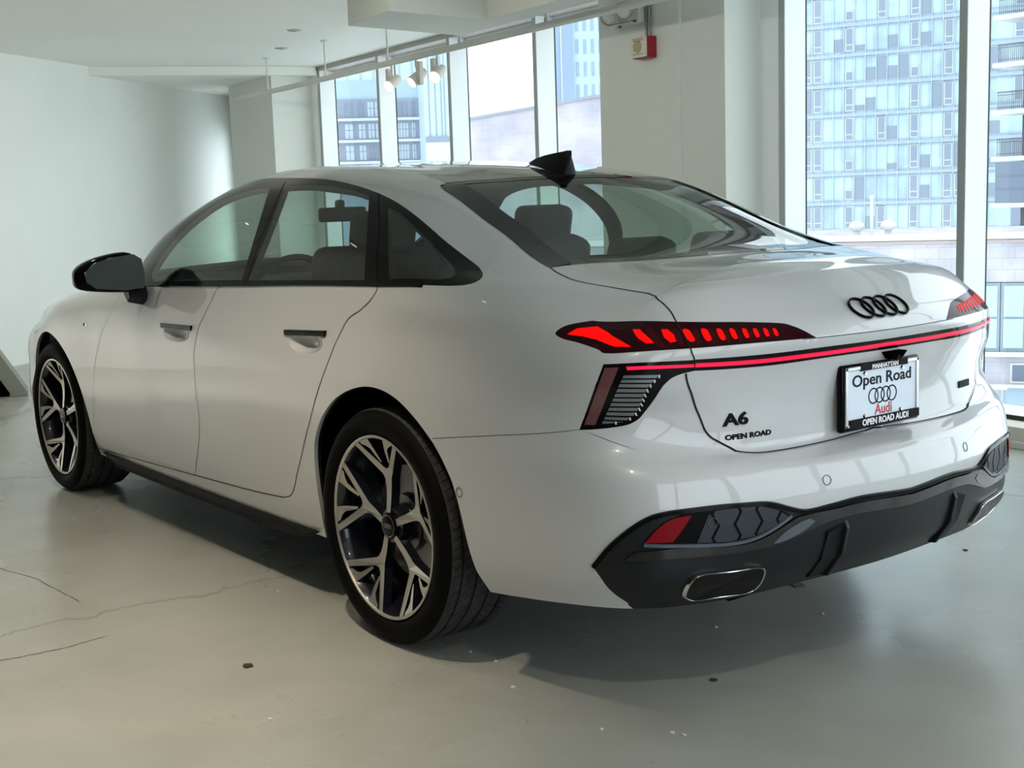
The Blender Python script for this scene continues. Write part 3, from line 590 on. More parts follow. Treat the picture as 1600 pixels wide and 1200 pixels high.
UV={
'dlo':[[6.075,9.059,1],[6.036,9.335],[6.114,9.941],[6.491,10.657],[6.726,11.037],[6.949,11.389],[7.246,11.534],[7.66,11.624],[8.127,11.674],[8.58,11.646],[9.055,11.534],[9.455,11.417],[10.009,11.283],[10.508,11.215],[11.001,11.169],[11.306,11.026],[11.465,10.658],[11.505,10.281],[11.427,10.038],[11.147,9.758],[10.267,9.198],[8.968,9.073],[7.8,9.016]],
'glass_front':[[6.46,9.17,1],[6.647,9.158,1],[6.825,9.15,1],[6.997,9.143,1],[7.164,9.138,1],[7.327,9.134,1],[7.486,9.132,1],[7.642,9.131,1],[7.796,9.131,1],[7.948,9.133,1],[8.097,9.137,1],[8.114,9.302,1],[8.13,9.466,1],[8.141,9.633,1],[8.146,9.803,1],[8.139,9.98,1],[8.121,10.149,1],[8.093,10.32,1],[8.054,10.496,1],[8.001,10.685,1],[7.928,10.895,1],[7.819,11.207,1],[7.591,11.222],[7.302,11.16],[7.092,11.029],[6.911,10.814],[6.672,10.501],[6.465,10.063],[6.362,9.465]],
'glass_rear':[[8.208,9.126,1],[8.235,9.282,1],[8.262,9.438,1],[8.285,9.595,1],[8.303,9.756,1],[8.312,9.922,1],[8.309,10.086,1],[8.299,10.244,1],[8.28,10.406,1],[8.252,10.575,1],[8.21,10.755,1],[8.148,10.955,1],[8.055,11.264,1],[8.337,11.324],[8.716,11.378],[9.065,11.355],[9.367,11.287,1],[9.484,11.069,1],[9.582,10.875,1],[9.669,10.689,1],[9.749,10.508,1],[9.823,10.328,1],[9.889,10.148,1],[9.944,9.959,1],[9.987,9.737,1],[10.021,9.515,1],[10.048,9.291,1],[9.915,9.262,1],[9.779,9.24,1],[9.643,9.221,1],[9.505,9.205,1],[9.365,9.192,1],[9.225,9.18,1],[9.083,9.169,1],[8.94,9.16,1],[8.796,9.15,1],[8.651,9.142,1],[8.504,9.136,1],[8.357,9.13,1]],
'glass_quarter':[[10.407,9.443,1],[10.363,9.701,1],[10.31,9.95,1],[10.247,10.144,1],[10.173,10.32,1],[10.094,10.491,1],[10.011,10.659,1],[9.924,10.827,1],[9.833,10.999,1],[9.734,11.154,1],[9.934,11.141],[10.237,11.075],[10.604,11.001],[10.935,10.802],[11.124,10.526],[11.154,10.231],[11.002,10.006]],
'door_seam_mid':[[7.953,11.483],[8.222,10.403],[8.168,9.1],[7.757,9.009],[7.63,8.458],[7.528,7.688],[7.486,6.121],[7.468,4.233],[7.486,2.896],[7.433,2.06],[7.212,0.779]],
'rear_door_seam':[[9.43,11.426],[9.96,10.453],[10.267,9.198],[10.245,8.874],[10.094,8.559],[9.895,8.25],[9.779,7.484],[9.668,6.088],[9.529,4.894],[9.418,3.855],[9.258,2.797],[9.088,1.966],[9.004,1.558],[8.907,1.279],[8.772,1.139]],
'door_bottom':[[8.772,1.139],[8.295,1.012],[7.15,0.753],[6.081,0.54],[4.656,0.262]],
'front_door_seam':[[5.816,8.833],[5.641,7.067],[5.327,4.449],[5.146,2.541],[5.021,1.283],[4.867,0.268]],
'rarch':[[9.31,0.0],[9.384,1.089],[9.406,1.906],[9.427,2.616],[9.484,3.3],[9.613,4.058],[9.799,4.88],[10.039,5.443],[10.298,5.753],[10.555,5.745],[10.815,5.449],[11.085,4.851],[11.313,4.197],[11.536,3.465],[11.721,2.556],[11.814,1.43],[11.875,0.749],[11.957,0.0]],
'bumper_top':[[11.373,4.175],[12.097,4.645],[13.057,5.496]],
'trunk_cut':[[11.886,12.0],[12.11,11.801],[12.308,11.71],[12.623,11.899],[13.02,11.96]],
'trunk_cut_rear':[[13.053,11.912],[14.221,10.976],[14.485,9.685],[14.625,8.865],[14.754,7.971],[14.809,7.711],[14.83,7.407],[14.728,7.346,1],[14.759,6.786],[14.702,6.191],[14.739,5.727],[14.821,5.456],[14.947,5.276],[15.108,5.064],[15.268,4.822],[15.488,4.741],[16.36,4.866],[17,5.05,1]],
'lamp_upper':[[12.716,8.806],[12.737,9.036],[12.817,9.299],[13.014,9.686,1],[13.652,9.886],[14.509,9.585],[14.893,9.465],[15.321,9.348],[15.671,9.182],[15.79,9.031],[15.913,8.614],[16.049,8.02,1],[15.432,8.065],[14.789,8.071],[14.013,8.107],[13.397,8.168],[13.294,8.341],[13.023,8.582],[12.817,8.671]],
'lamp_lower':[[13.416,7.736,1],[14.045,7.718],[14.81,7.702,1],[14.821,7.55,1],[14.83,7.398,1],[14.685,7.332],[14.566,7.229],[14.472,7.057],[14.279,6.645],[14.009,6.184],[13.863,5.938],[13.703,5.775],[13.424,5.644],[13.058,5.474,1],[13.09,5.766,1],[13.13,6.056,1],[13.188,6.33,1],[13.26,6.603,1],[13.331,6.867,1],[13.378,7.145,1],[13.401,7.441,1]],
'bar_top':[[14.809,7.711],[15.58,7.699],[16.255,7.732],[17,7.735,1]],
'bar_bot':[[14.83,7.398],[15.607,7.377],[16.3,7.424],[17,7.425,1]],
'ledge_line':[[14.79,8.036],[15.432,8.045],[16.049,8.02],[16.622,8.027],[17,7.965,1]],
'bar_red':[[14.822,7.638,1],[15.588,7.603],[16.269,7.633],[17,7.645,1],[17,7.515,1],[16.291,7.488],[15.602,7.446],[14.834,7.469,1]],
'lamp_strip':[[13.819,7.609,1],[14.356,7.601],[14.811,7.587,1],[14.816,7.507,1],[14.365,7.506],[13.857,7.491,1]],
'refl_lower':[[13.454,7.596,1],[13.573,7.599,1],[13.696,7.6,1],[13.671,7.325,1],[13.631,7.04,1],[13.557,6.787,1],[13.461,6.527,1],[13.37,6.261,1],[13.3,5.999,1],[13.252,5.711,1],[13.183,5.692,1],[13.116,5.67,1],[13.152,5.958,1],[13.203,6.228,1],[13.273,6.497,1],[13.348,6.76,1],[13.407,7.013,1],[13.438,7.309,1]],
'slats':[[13.82,7.337,1],[13.952,7.339,1],[14.078,7.342,1],[14.199,7.346,1],[14.313,7.349,1],[14.422,7.351,1],[13.945,6.245],[13.759,5.959],[13.657,5.833,1],[13.547,5.811,1],[13.44,5.784,1],[13.337,5.752,1],[13.386,5.996,1],[13.452,6.217,1],[13.537,6.441,1],[13.632,6.664,1],[13.719,6.88,1],[13.781,7.102,1]],
'seg0':[[12.857,8.881],[12.936,9.189],[13.167,9.424],[13.405,9.157],[13.653,8.737],[13.857,8.37],[13.557,8.448],[13.265,8.786],[13.058,8.893]],
'seg1':[[13.817,9.284],[13.943,9.253],[14.101,8.871],[14.231,8.475],[14.112,8.479],[13.983,8.735]],
'seg2':[[14.307,9.171],[14.399,9.153],[14.491,8.872],[14.542,8.491],[14.466,8.448],[14.369,8.743]],
'seg3':[[14.613,9.111],[14.687,9.074],[14.738,8.774],[14.776,8.474],[14.722,8.448],[14.651,8.741]],
'seg4':[[14.841,9.085],[14.902,9.05],[14.936,8.778],[14.968,8.458],[14.919,8.431],[14.865,8.723]],
'seg5':[[15.017,9.045],[15.065,9.013],[15.097,8.729],[15.121,8.443],[15.084,8.414],[15.038,8.694]],
'seg6':[[15.156,9.021],[15.198,8.989],[15.224,8.717],[15.245,8.447],[15.212,8.428],[15.173,8.691]],
'seg7':[[15.289,8.996],[15.325,8.96],[15.345,8.715],[15.361,8.451],[15.333,8.43],[15.302,8.686]],
'seg8':[[15.4,8.958],[15.433,8.92],[15.452,8.692],[15.465,8.447],[15.438,8.425],[15.411,8.662]],
'seg9':[[15.503,8.93],[15.534,8.891],[15.551,8.67],[15.563,8.444],[15.538,8.421],[15.514,8.638]],
'seg10':[[15.599,8.888],[15.627,8.849],[15.645,8.648],[15.655,8.431],[15.63,8.407],[15.61,8.616]],
'black':[[13.197,1.532,1],[13.423,2.043],[13.696,2.471],[13.935,2.737],[14.14,2.835],[14.381,2.868],[14.715,2.881],[15.018,2.853],[15.192,2.829],[15.334,2.754],[15.494,2.621],[15.683,2.517],[15.974,2.565],[16.367,2.626],[17,2.545,1]],
'black_low':[[13.197,1.532],[13.287,1.179],[13.402,0.669],[13.554,0.241]],
'glass_back':[[11.869,12.008,1],[11.087,12.061],[10.546,12.028],[9.996,12.081],[9.895,12.121],[9.829,12.164],[9.81,12.254]],
'glass_back_bot':[[11.869,12.008],[12.036,12.959],[12.116,13.735],[12.141,14.0],[12.192,14.0]],
'roof_glass_side':[[9.81,12.254],[9.543,12.383],[9.231,12.53],[8.834,12.71],[8.479,12.855]],
'glass_roof_seam':[[9.81,12.254],[9.86,12.82],[9.948,13.648],[9.987,14.0]],
'glass_back_inner':[[10.059,12.263],[10.016,12.406],[10.013,13.048],[10.057,13.719],[10.197,14.0]],
'glass_back_inner2':[[10.112,12.217],[10.837,12.158],[11.568,12.161],[11.813,12.213],[11.95,12.641],[12.02,13.36],[12.047,14.0]],
'pod':[[13.869,2.068,1],[14.0,2.35],[14.135,2.564],[14.379,2.763],[14.713,2.805],[15.099,2.763],[15.296,2.651],[15.482,2.421,1],[15.284,2.165],[15.058,1.968],[14.792,1.91],[14.276,1.997]],
'pod_red':[[13.883,2.121,1],[14.024,2.417],[14.154,2.606],[14.276,2.685],[14.405,2.697,1],[14.291,2.337],[14.195,2.106,1]],
'pod_hex':[[14.592,2.745,1],[14.879,2.761],[15.154,2.719],[15.318,2.6],[15.445,2.415,1],[15.268,2.201],[15.057,2.035],[14.792,1.979],[14.457,2.036,1]],
'blade':[[13.616,1.695,1],[13.75,1.899,1],[14.274,1.948],[14.792,1.859],[15.081,1.908],[15.322,2.124],[15.536,2.36],[15.686,2.41],[15.977,2.443],[16.371,2.487],[17,2.415,1],[17,2.16,1],[16.303,2.235],[15.989,2.193],[15.838,2.118],[15.615,1.957],[15.359,1.75],[15.102,1.69],[14.743,1.671],[14.25,1.697]],
'exh_out':[[14.261,0.445],[14.295,0.897],[14.381,1.135],[14.501,1.2],[14.823,1.155],[15.09,1.134,1],[15.196,1.068],[15.233,0.917],[15.228,0.51],[15.174,0.244],[15.035,0.141],[14.63,0.189],[14.371,0.211]],
'patch':[[15.282,1.811,1],[15.399,2.055],[15.563,2.245],[15.689,2.317,1],[15.754,2.237,1],[15.648,2.065],[15.481,1.892],[15.335,1.794,1]]}
chip(.10,1.332,.022,DCH,'crushed_crumb','dark crushed crumb on the floor left of the rear wheel','crumb',None,.006)
chip(-.45,-.397,.035,mat('rust_flake',(.20,.12,.06),.8),'rusty_flake','rusty brown flake on the floor beneath the rear bumper','rust flake',None)
for i,(x,y,r,lb) in enumerate([(.705,.923,.006,'white chip in the shadow ahead of the rear wheel'),(-.237,.787,.006,'white chip on the floor just behind the rear tyre'),(-.351,.779,.006,'white chip right of the one behind the rear tyre'),(-.54,.861,.009,'white chip in the shadow left of the exhaust tip'),(-.565,.109,.007,'bright white chip on the floor beneath the exhaust tip'),
    (-.70,-.222,.006,'white chip beneath the middle of the rear bumper'),(-.909,.87,.008,'leftmost white chip at the shadow edge behind the car'),(-1.038,.755,.008,'middle white chip at the shadow edge behind the car'),(-1.068,.744,.007,'rightmost white chip at the shadow edge behind the car'),(-.294,1.459,.006,'pale chip on the warm lit floor by the camera')]):
    chip(x,y,r,WCH,'paint_chip',lb,'paint chip','pale chips scattered on the floor')
for x,y,r,lb in [(-.864,.429,.012,'dark crumb in the shadow behind the rear bumper'),(-.587,-1.149,.011,'dark crumb on the bright floor at the right')]:
    chip(x,y,r,DCH,'dark_crumb',lb,'crumb','dark crumbs on the floor')
def crack(pts,w,lb,m):
    b=MB();rr=random.Random(9);Q=[]
    for (x0,y0),(x1,y1) in zip(pts,pts[1:]):
        for k in range(8):t=k/8;Q.append((x0+(x1-x0)*t+rr.uniform(-.004,.004),y0+(y1-y0)*t+rr.uniform(-.003,.003)))
    Q.append(pts[-1]);V=[]
    for i,(x,y) in enumerate(Q):
        a=Q[max(0,i-1)];c=Q[min(len(Q)-1,i+1)];d=Vector((c[0]-a[0],c[1]-a[1])).normalized();ww=w*rr.uniform(.4,1)*(1 if 0<i<len(Q)-1 else .2)
        V+=[(x-d.y*ww,y+d.x*ww,.0007),(x+d.y*ww,y-d.x*ww,.0007)]
    b.add(V,[(2*i,2*i+1,2*i+3,2*i+2) for i in range(len(Q)-1)]);o=obj('floor_crack',b,m);o['kind']='structure'
crack([(.655,1.95),(.655,1.86),(.644,1.808),(.633,1.698),(.65,1.53)],.0035,'',mat('crack_dark',(.10,.09,.07),.9))
crack([(1.95,1.62),(1.45,1.50),(1.05,1.48)],.0025,'',mat('crack_dark'))
# ================================================================== CAR
car=tag(empty('car',(0,0,0)),'white four door saloon with lit red tail lamps parked on the showroom floor','car')
def spl(pts,n=7,closed=False):
    """smooth curve through (u,v[,corner]) points"""
    P=[np.array(p[:2],float) for p in pts];C=[len(p)>2 and p[2]==1 for p in pts];m=len(P);out=[]
    rng=range(m if closed else m-1)
    for i in rng:
        j=(i+1)%m;a=P[i];b=P[j];pa=P[i-1] if (closed or i>0) and not C[i] else 2*a-b
        pb=P[(j+1)%m] if (closed or j<m-1) and not C[j] else 2*b-a
        if (C[i] and C[j]): ta=tb=b-a
        else:
            ta=(b-pa)/2 if not C[i] and (closed or i>0) else b-a
            tb=(pb-a)/2 if not C[j] and (closed or j<m-1) else b-a
        L=np.linalg.norm((b-a)*[.4,.09]);k=max(2,min(14,int(L/.012)+1)) if n is None else n
        # limit overshoot between uneven points
        for t_ in (ta,tb):
            q=np.linalg.norm(t_*[.4,.09]);
            if q>1.3*L and q>0:t_*=1.3*L/q
        for q in range(k):
            t=q/k;h=(2*t**3-3*t**2+1,t**3-2*t**2+t,-2*t**3+3*t**2,t**3-t**2);out.append(h[0]*a+h[1]*ta+h[2]*b+h[3]*tb)
    if not closed:out.append(P[-1])
    return np.array(out)
def inpoly(P,poly):
    x,y=P[:,0],P[:,1];r=np.zeros(len(P),bool);a=poly;b=np.roll(poly,-1,0)
    for (x0,y0),(x1,y1) in zip(a,b):
        if y0==y1:continue
        c=((y0>y)!=(y1>y))&(x<(x1-x0)*(y-y0)/(y1-y0)+x0);r^=c
    return r
# door-handle cups pressed into the doors: (u,v, ru,rv, depth)
CUPS=[(9.31,7.36,.27,.52,.030),(7.13,6.86,.24,.50,.030)]
def nrm(u,v,h=2e-3):
    u=np.asarray(u,float);v=np.asarray(v,float)
    vm=np.where(u>13,12.,14.);ua=np.clip(u-h,0,17);ub=np.clip(u+h,0,17)
    ub=np.where((v>12)&(u<=13),np.minimum(ub,13),ub);ua=np.where((v>12.0001)&(u<=13),ua,ua)
    va=np.clip(v-h,0,14);vb=np.minimum(v+h,vm)
    # mirror across the centre line for the end derivative
    U=S(ub,v)-S(ua,v);V=S(u,vb)-S(u,va)
    n=np.cross(V,U);n/=np.linalg.norm(n,axis=1)[:,None]+1e-12
    n[np.abs(u-17)<1e-3,1]=0;n[np.abs(v-14)<1e-3,1]=0
    return n/(np.linalg.norm(n,axis=1)[:,None]+1e-12)
SIGN=1.0
n_=nrm(np.array([8.]),np.array([4.]))
if n_[0,1]<0:SIGN=-1.0
def N_(u,v):return nrm(u,v)*SIGN
def cup(u,v):
    d=np.zeros(len(u))
    for cu,cv,ru,rv,dp in CUPS:
        r=((u-cu)/ru)**2+((v-cv)/rv)**2;d+=dp*np.clip(1-r,0,1)**1.1*(r<1)
    return d
def PT(u,v,lift=0.):
    u=np.asarray(u,float);v=np.asarray(v,float);n=N_(u,v);c=cup(u,v);p=S(u,v)+n*(lift-c)[:,None];k=c>0
    if k.any():
        uk,vk=u[k],v[k];D=lambda a,b:S(a,b)-N_(a,b)*cup(a,b)[:,None];h=4e-3
        m=np.cross(D(uk,vk+h*3)-D(uk,vk-h*3),D(uk+h,vk)-D(uk-h,vk));m/=np.linalg.norm(m,axis=1)[:,None];m*=np.sign((m*n[k]).sum(1))[:,None];n=n.copy();n[k]=m
    return p,n
# ---- polygons in the surface's own (u,v)
def J(*a):return np.vstack(a)
mid=spl(UV['door_seam_mid']);rds=spl(UV['rear_door_seam']);dbt=spl(UV['door_bottom']);fds=spl(UV['front_door_seam'])
UV['dlo'][1:8]=[[5.98,9.5],[5.93,10.5],[6.28,11.30],[6.6,11.85],[6.92,12.08],[7.28,11.93],[7.72,11.74]]
dlo=spl(UV['dlo'],closed=True);arch=spl(UV['rarch'])
cutd=spl(UV['trunk_cut']);cutr=spl(UV['trunk_cut_rear'],10);
P={}
P['arch_r']=J(arch,[[arch[-1][0]+.02,-1],[arch[0][0],-1]])
# front arch: the rear one's shape carried to the front axle
def fa_pts():
    out=[]
    for t in np.linspace(-.32,PI+.32,40):
        x=2.927+.43*math.cos(PI-t)*(1.04 if math.cos(PI-t)<0 else 1);z=.345+.415*math.sin(t)
        out.append((x,z))
    return out
FA=[[5.249,0.0],[5.214,.6],[5.14,1.3],[5.06,2.1]]
def uv_of(x,z,u0,v0):
    u,v=u0,v0
    for _ in range(20):
        h=1e-4;Q=S(np.array([u,u+h,u]),np.array([v,v,v+h]))
        Jm=np.array([[(Q[1,0]-Q[0,0])/h,(Q[2,0]-Q[0,0])/h],[(Q[1,2]-Q[0,2])/h,(Q[2,2]-Q[0,2])/h]])
        s=np.clip(np.linalg.solve(Jm,[x-Q[0,0],z-Q[0,2]]),-.3,.3);u+=s[0];v=max(0,v+s[1])
    return u,v
far=[];u0,v0=5.2,0.5
for x,z in fa_pts():
    if z<.245:continue
    u0,v0=uv_of(x,z,u0,v0);far.append((u0,v0))
far=np.array([(far[0][0],0)]+far+[(far[-1][0],0)])
P['arch_f']=J(far,[[far[-1][0],-1],[far[0][0],-1]])
P['lamp_upper']=spl(UV['lamp_upper'],closed=True);P['lamp_lower']=spl(UV['lamp_lower'],closed=True)
bt=spl(UV['bar_top']);bb=spl(UV['bar_bot']);P['bar']=J(bt,[[17.2,bt[-1][1]],[17.2,bb[-1][1]]],bb[::-1])
bk=spl(UV['black']);bl=spl(UV['black_low']);P['black']=J(bk,[[17.2,bk[-1][1]],[17.2,-1],[bl[-1][0]+.05,-1]],bl[::-1])
P['dlo']=dlo
for k in('glass_front','glass_rear','glass_quarter'):P[k]=spl(UV[k],closed=True)
gbl=np.array([p[:2] for p in UV['glass_back']]);gbb=[[12.036,12.96],[12.10,13.5],[12.125,14.0]]
gtop=[[9.81,12.254],[9.845,12.6],[9.88,13.0],[9.93,13.5],[9.95,14.0]]
sideE=spl([[11.869,12.007]]+[list(p) for p in gbl[1:-1]]+[[9.81,12.254]])
baseE=spl([[11.869,12.007]]+gbb);topE=spl(gtop)
P['rear_window']=J(sideE,topE[1:],[[10,14.5],[12.1,14.5]],baseE[::-1][:-1])
rge=spl([[9.81,12.254],[9.5,12.33],[9.15,12.42],[8.6,12.48],[7.8,12.50],[7.1,12.46],[6.93,12.5]]);wst=spl([[6.93,12.5],[6.88,13.2],[6.86,14.0]])
P['roof_glass']=J(rge,wst[1:],[[6.86,14.5],[9.9,14.5]],topE[::-1][:-1])
wss=spl([[5.10,11.15],[5.6,11.22],[6.1,11.55],[6.5,11.95],[6.80,12.3],[6.92,12.5]]);wsb=spl([[5.10,11.15],[5.05,12.4],[5.02,14.0]])
P['windscreen']=J(wss,wst[1:],[[6.86,14.5],[5.02,14.5]],wsb[::-1][:-1])
glb=spl([[11.869,12.007],[12.0,11.97]]+[p[:2] for p in UV['trunk_cut'][1:-1]]+[[13.0,11.93]])
P['trunk_deck']=J(glb,[[13.0,14.5],[12.125,14.5]],baseE[::-1][:-1])
crt=cutr.copy();crt[0]=[13.0,11.93]
P['trunk_rear']=J(crt,[[17.2,5.0],[17.2,12.3],[13.0,12.3]])
bmt=spl(UV['bumper_top']);
P['bumper_rear']=J(bmt,[[14.0,4.9],[14.6,5.2]],cutr[[i for i in range(len(cutr)) if cutr[i][0]>14.75 and cutr[i][1]<5.3]],[[17.2,5.0],[17.2,-1],[11.9,-1],[11.9,.7],[11.5,3.0]])
beltf=dlo[(dlo[:,1]<9.5)]
P['door_rear']=J(rds,dbt[dbt[:,0]>mid[-1][0]],mid[::-1])
P['door_front']=J(mid[mid[:,1]<12],dbt[dbt[:,0]<mid[-1][0]],fds[::-1],[[5.95,9.1],[6.3,10.9],[7.5,11.6]])
P['bumper_front']=np.array([[-1,-1],[2.45,-1],[2.45,4.5],[2.2,8.2],[-1,8.2]],float)
P['hood']=np.array([[-1,8.2],[2.2,8.2],[3.2,10.2],[4.2,10.4],[5.1,11.15],[5.05,12.4],[5.02,14.5],[-1,14.5]],float)
P['fender_front']=J([[2.2,-1],[2.2,8.2],[3.2,10.2],[4.2,10.4],[5.1,11.15],[5.6,10.6],[6.0,9.1]],fds,[[6.1,.55],[5.3,.45],[5.3,-1]])
ORDER=['arch_r','arch_f','lamp_upper','lamp_lower','bar','black','glass_front','glass_rear','glass_quarter','dlo','rear_window','roof_glass','windscreen','trunk_deck','trunk_rear','bumper_rear','hood','bumper_front','fender_front','door_front','door_rear']
SX,SY=.4,.09
def dedupe(a):
    keep=[a[0]]
    for p in a[1:]:
        if np.linalg.norm((p-keep[-1])*[SX,SY])>1e-4:keep.append(p)
    return np.array(keep)
pts=[];edges=[]
def addline(a,closed=False):
    a=dedupe(np.asarray(a,float));o=len(pts)
    for p in a:pts.append((p[0]*SX,p[1]*SY))
    for i in range(len(a)-1):edges.append((o+i,o+i+1))
    if closed:edges.append((o+len(a)-1,o))
def clip(a,lo=0,hi=14):a=np.array(a,float);a[:,0]=np.clip(a[:,0],0,17);a[:,1]=np.clip(a[:,1],lo,hi);return a
def dens(a,n=30):
    a=np.array(a,float);o=[]
    for i in range(len(a)-1):
        for k in range(n):o.append(a[i]+(a[i+1]-a[i])*k/n)
    return o+[a[-1]]
addline(dens([[0,0],[17,0]],180));addline(dens([[17,0],[17,12]],90));addline([(13+4*t/60,12) for t in range(61)]);addline(dens([[13,12],[13,14]],30));addline(dens([[0,14],[13,14]],160));addline(dens([[0,0],[0,14]],40))
for k in ORDER:
    q=clip(P[k]);
    if k in('bumper_front','hood'):q=np.array(dens(np.vstack([q,q[:1]]),20))
    if k in('door_front',):continue
    addline(q,True)
for a in (mid,fds,dbt):addline(a)
bnd=np.array(pts);cell={}
for x,y in bnd:cell.setdefault((int(x/.01),int(y/.01)),[]).append((x,y))
def near(x,y,r=.006):
    i,j=int(x/.01),int(y/.01)
    for a in(i-1,i,i+1):
        for b in(j-1,j,j+1):
            for p in cell.get((a,b),()):
                if (p[0]-x)**2+(p[1]-y)**2<r*r:return True
    return False
gu=list(np.arange(.04,17,.0625));gv=list(np.arange(.2,14,.2))
for u in gu:
    for v in gv:
        if u>12.99 and v>11.95:continue
        if not near(u*SX,v*SY):pts.append((u*SX,v*SY))
for v in (4,5,8):
    for u in np.arange(12.6,16.99,.03):
        if not near(u*SX,v*SY,.003):pts.append((u*SX,v*SY))
for cu,cv,ru,rv,dp in CUPS:
    for u in np.arange(cu-ru*1.1,cu+ru*1.1,.011):
        for v in np.arange(cv-rv*1.1,cv+rv*1.1,.045):
            if not near(u*SX,v*SY,.004):pts.append((u*SX,v*SY))
rv_,re_,rf_,*_=geometry.delaunay_2d_cdt([Vector(p) for p in pts],edges,[],0,1e-5)
Q=np.array([(p.x/SX,p.y/SY) for p in rv_]);TR=np.array([list(f) for f in rf_ if len(f)==3]);cen=Q[TR].mean(1)
ok=(cen[:,0]<17)&(cen[:,1]>0)&(cen[:,0]>0)&(cen[:,1]<14)&~((cen[:,0]>13)&(cen[:,1]>12));TR=TR[ok];cen=cen[ok]
reg=np.full(len(TR),-1)
for i,k in reversed(list(enumerate(ORDER))):reg[inpoly(cen,P[k])]=i
# rear lamps are split by the boot-lid gap
incut=inpoly(cen,P['trunk_rear'])
VP,VN=PT(Q[:,0],Q[:,1])
M3=np.array([1,-1,1.])
def surf_mesh(name,tris,mir=False,weld=False,off=0.,extra=None):
    idx,inv=np.unique(tris,return_inverse=True);F=inv.reshape(-1,3);V=VP[idx]-VN[idx]*off;Nn=VN[idx].copy()
    # orient faces with the normal
    a,b,c=V[F[:,0]],V[F[:,1]],V[F[:,2]];fl=(np.cross(b-a,c-a)*Nn[F].mean(1)).sum(1)<0;F[fl]=F[fl][:,::-1]
    if extra is not None:
        eV,eN,eF=extra;F=np.vstack([F,eF+len(V)]);V=np.vstack([V,eV]);Nn=np.vstack([Nn,eN])
    if off:Nn=-Nn;F=F[:,::-1]
    if weld:
        F=np.vstack([F,F[:,::-1]+len(V)]);V=np.vstack([V,V*M3]);Nn=np.vstack([Nn,Nn*M3])
    elif mir:V=V*M3;Nn=Nn*M3;F=F[:,::-1]
    me=bpy.data.meshes.new(name);me.from_pydata(V.tolist(),[],F.tolist());me.polygons.foreach_set('use_smooth',[True]*len(F))
    me.normals_split_custom_set_from_vertices(Nn.tolist());return me
def body(name,keys,m,weld=False,label=None,cond=None,off=0.,extra=None,right=None):
    sel=np.zeros(len(TR),bool)
    for k in keys:sel|=(reg==(ORDER.index(k) if isinstance(k,str) else k))
    if cond is not None:sel&=cond
    t=TR[sel];out=[]
    for mir in ((False,) if weld else (False,True)):
        me=surf_mesh(name,t,mir,weld,off,extra);me.materials.append(m);o=link(name,me,car);out.append(o)
    return out
# sliver of boot lid between the corner column and the lip
su,sv=np.meshgrid(np.linspace(13,14,9),np.linspace(12,14,31));sP=SB(su.ravel(),sv.ravel())
e=2e-3;sN=np.cross(SB(su.ravel(),np.minimum(sv.ravel()+e,14))-SB(su.ravel(),np.maximum(sv.ravel()-e,12)),SB(np.minimum(su.ravel()+e,14),sv.ravel())-SB(np.maximum(su.ravel()-e,12.9),sv.ravel()))
sN*=np.sign(sN[:,2:3]);ln=np.linalg.norm(sN,axis=1);sN[ln<1e-12]=(0,0,1);sN/=np.linalg.norm(sN,axis=1)[:,None];sN[sv.ravel()>13.999,1]=0
sN[:31*0+1]=(0,0,1)
sF=[];
for i in range(30):
    for j in range(8):
        a=i*9+j;sF+=[(a,a+1,a+10),(a,a+10,a+9)]
sF=np.array(sF);a,b,c=sP[sF[:,0]],sP[sF[:,1]],sP[sF[:,2]];fl=(np.cross(b-a,c-a)[:,2]<0);sF[fl]=sF[fl][:,::-1]
trunk=body('boot_lid',['trunk_deck','trunk_rear'],PAINT,weld=True,extra=(sP,sN,sF))[0]
body('body_side',[-1],PAINT);body('rear_door',['door_rear'],PAINT);body('front_door',['door_front'],PAINT)
body('front_fender',['fender_front'],PAINT);body('front_bumper',['bumper_front'],PAINT,weld=True);body('bonnet',['hood'],PAINT,weld=True)
rb=body('rear_bumper',['bumper_rear'],PAINT,weld=True)[0]
bi=body('rear_bumper_insert',['black'],BLACKS,weld=True)[0];bi['label']='satin black lower bumper insert'
body('window_surround',['dlo'],BLACKG);body('side_window',['glass_front'],GLASSC);body('side_window',['glass_rear'],GLASSD);body('quarter_window',['glass_quarter'],GLASSC)
body('rear_window',['rear_window'],GLASSR,weld=True);body('roof_glass',['roof_glass'],ROOFG,weld=True);body('windscreen',['windscreen'],GLASSC,weld=True)
body('tail_lamp_outer',['lamp_upper'],LENS,cond=~incut);body('tail_lamp_inner',['lamp_upper'],LENS,cond=incut)
body('tail_lamp_lower',['lamp_lower'],LENSD);bar=body('rear_light_bar',['bar'],LENSD,weld=True)[0]
tails=[o for o in car.children if o.name.startswith('tail_lamp')]
def kids(n):return [o for o in car.children if o.name.split('.')[0]==n]
# dark lining inside the cabin
lin=np.zeros(len(TR),bool)
for k in (-1,'dlo','door_front','door_rear'):lin|=(reg==(ORDER.index(k) if isinstance(k,str) else k))
lin&=(cen[:,0]>5.4)&(cen[:,0]<12.3)
for mir in(False,True):
    me=surf_mesh('cabin_lining',TR[lin],mir,False,.022);me.materials.append(CABIN);link('cabin_lining',me,car)
me=surf_mesh('headliner',TR[reg==ORDER.index('roof_glass')],False,True,.03);me.materials.append(HEADL);link('headliner',me,car)
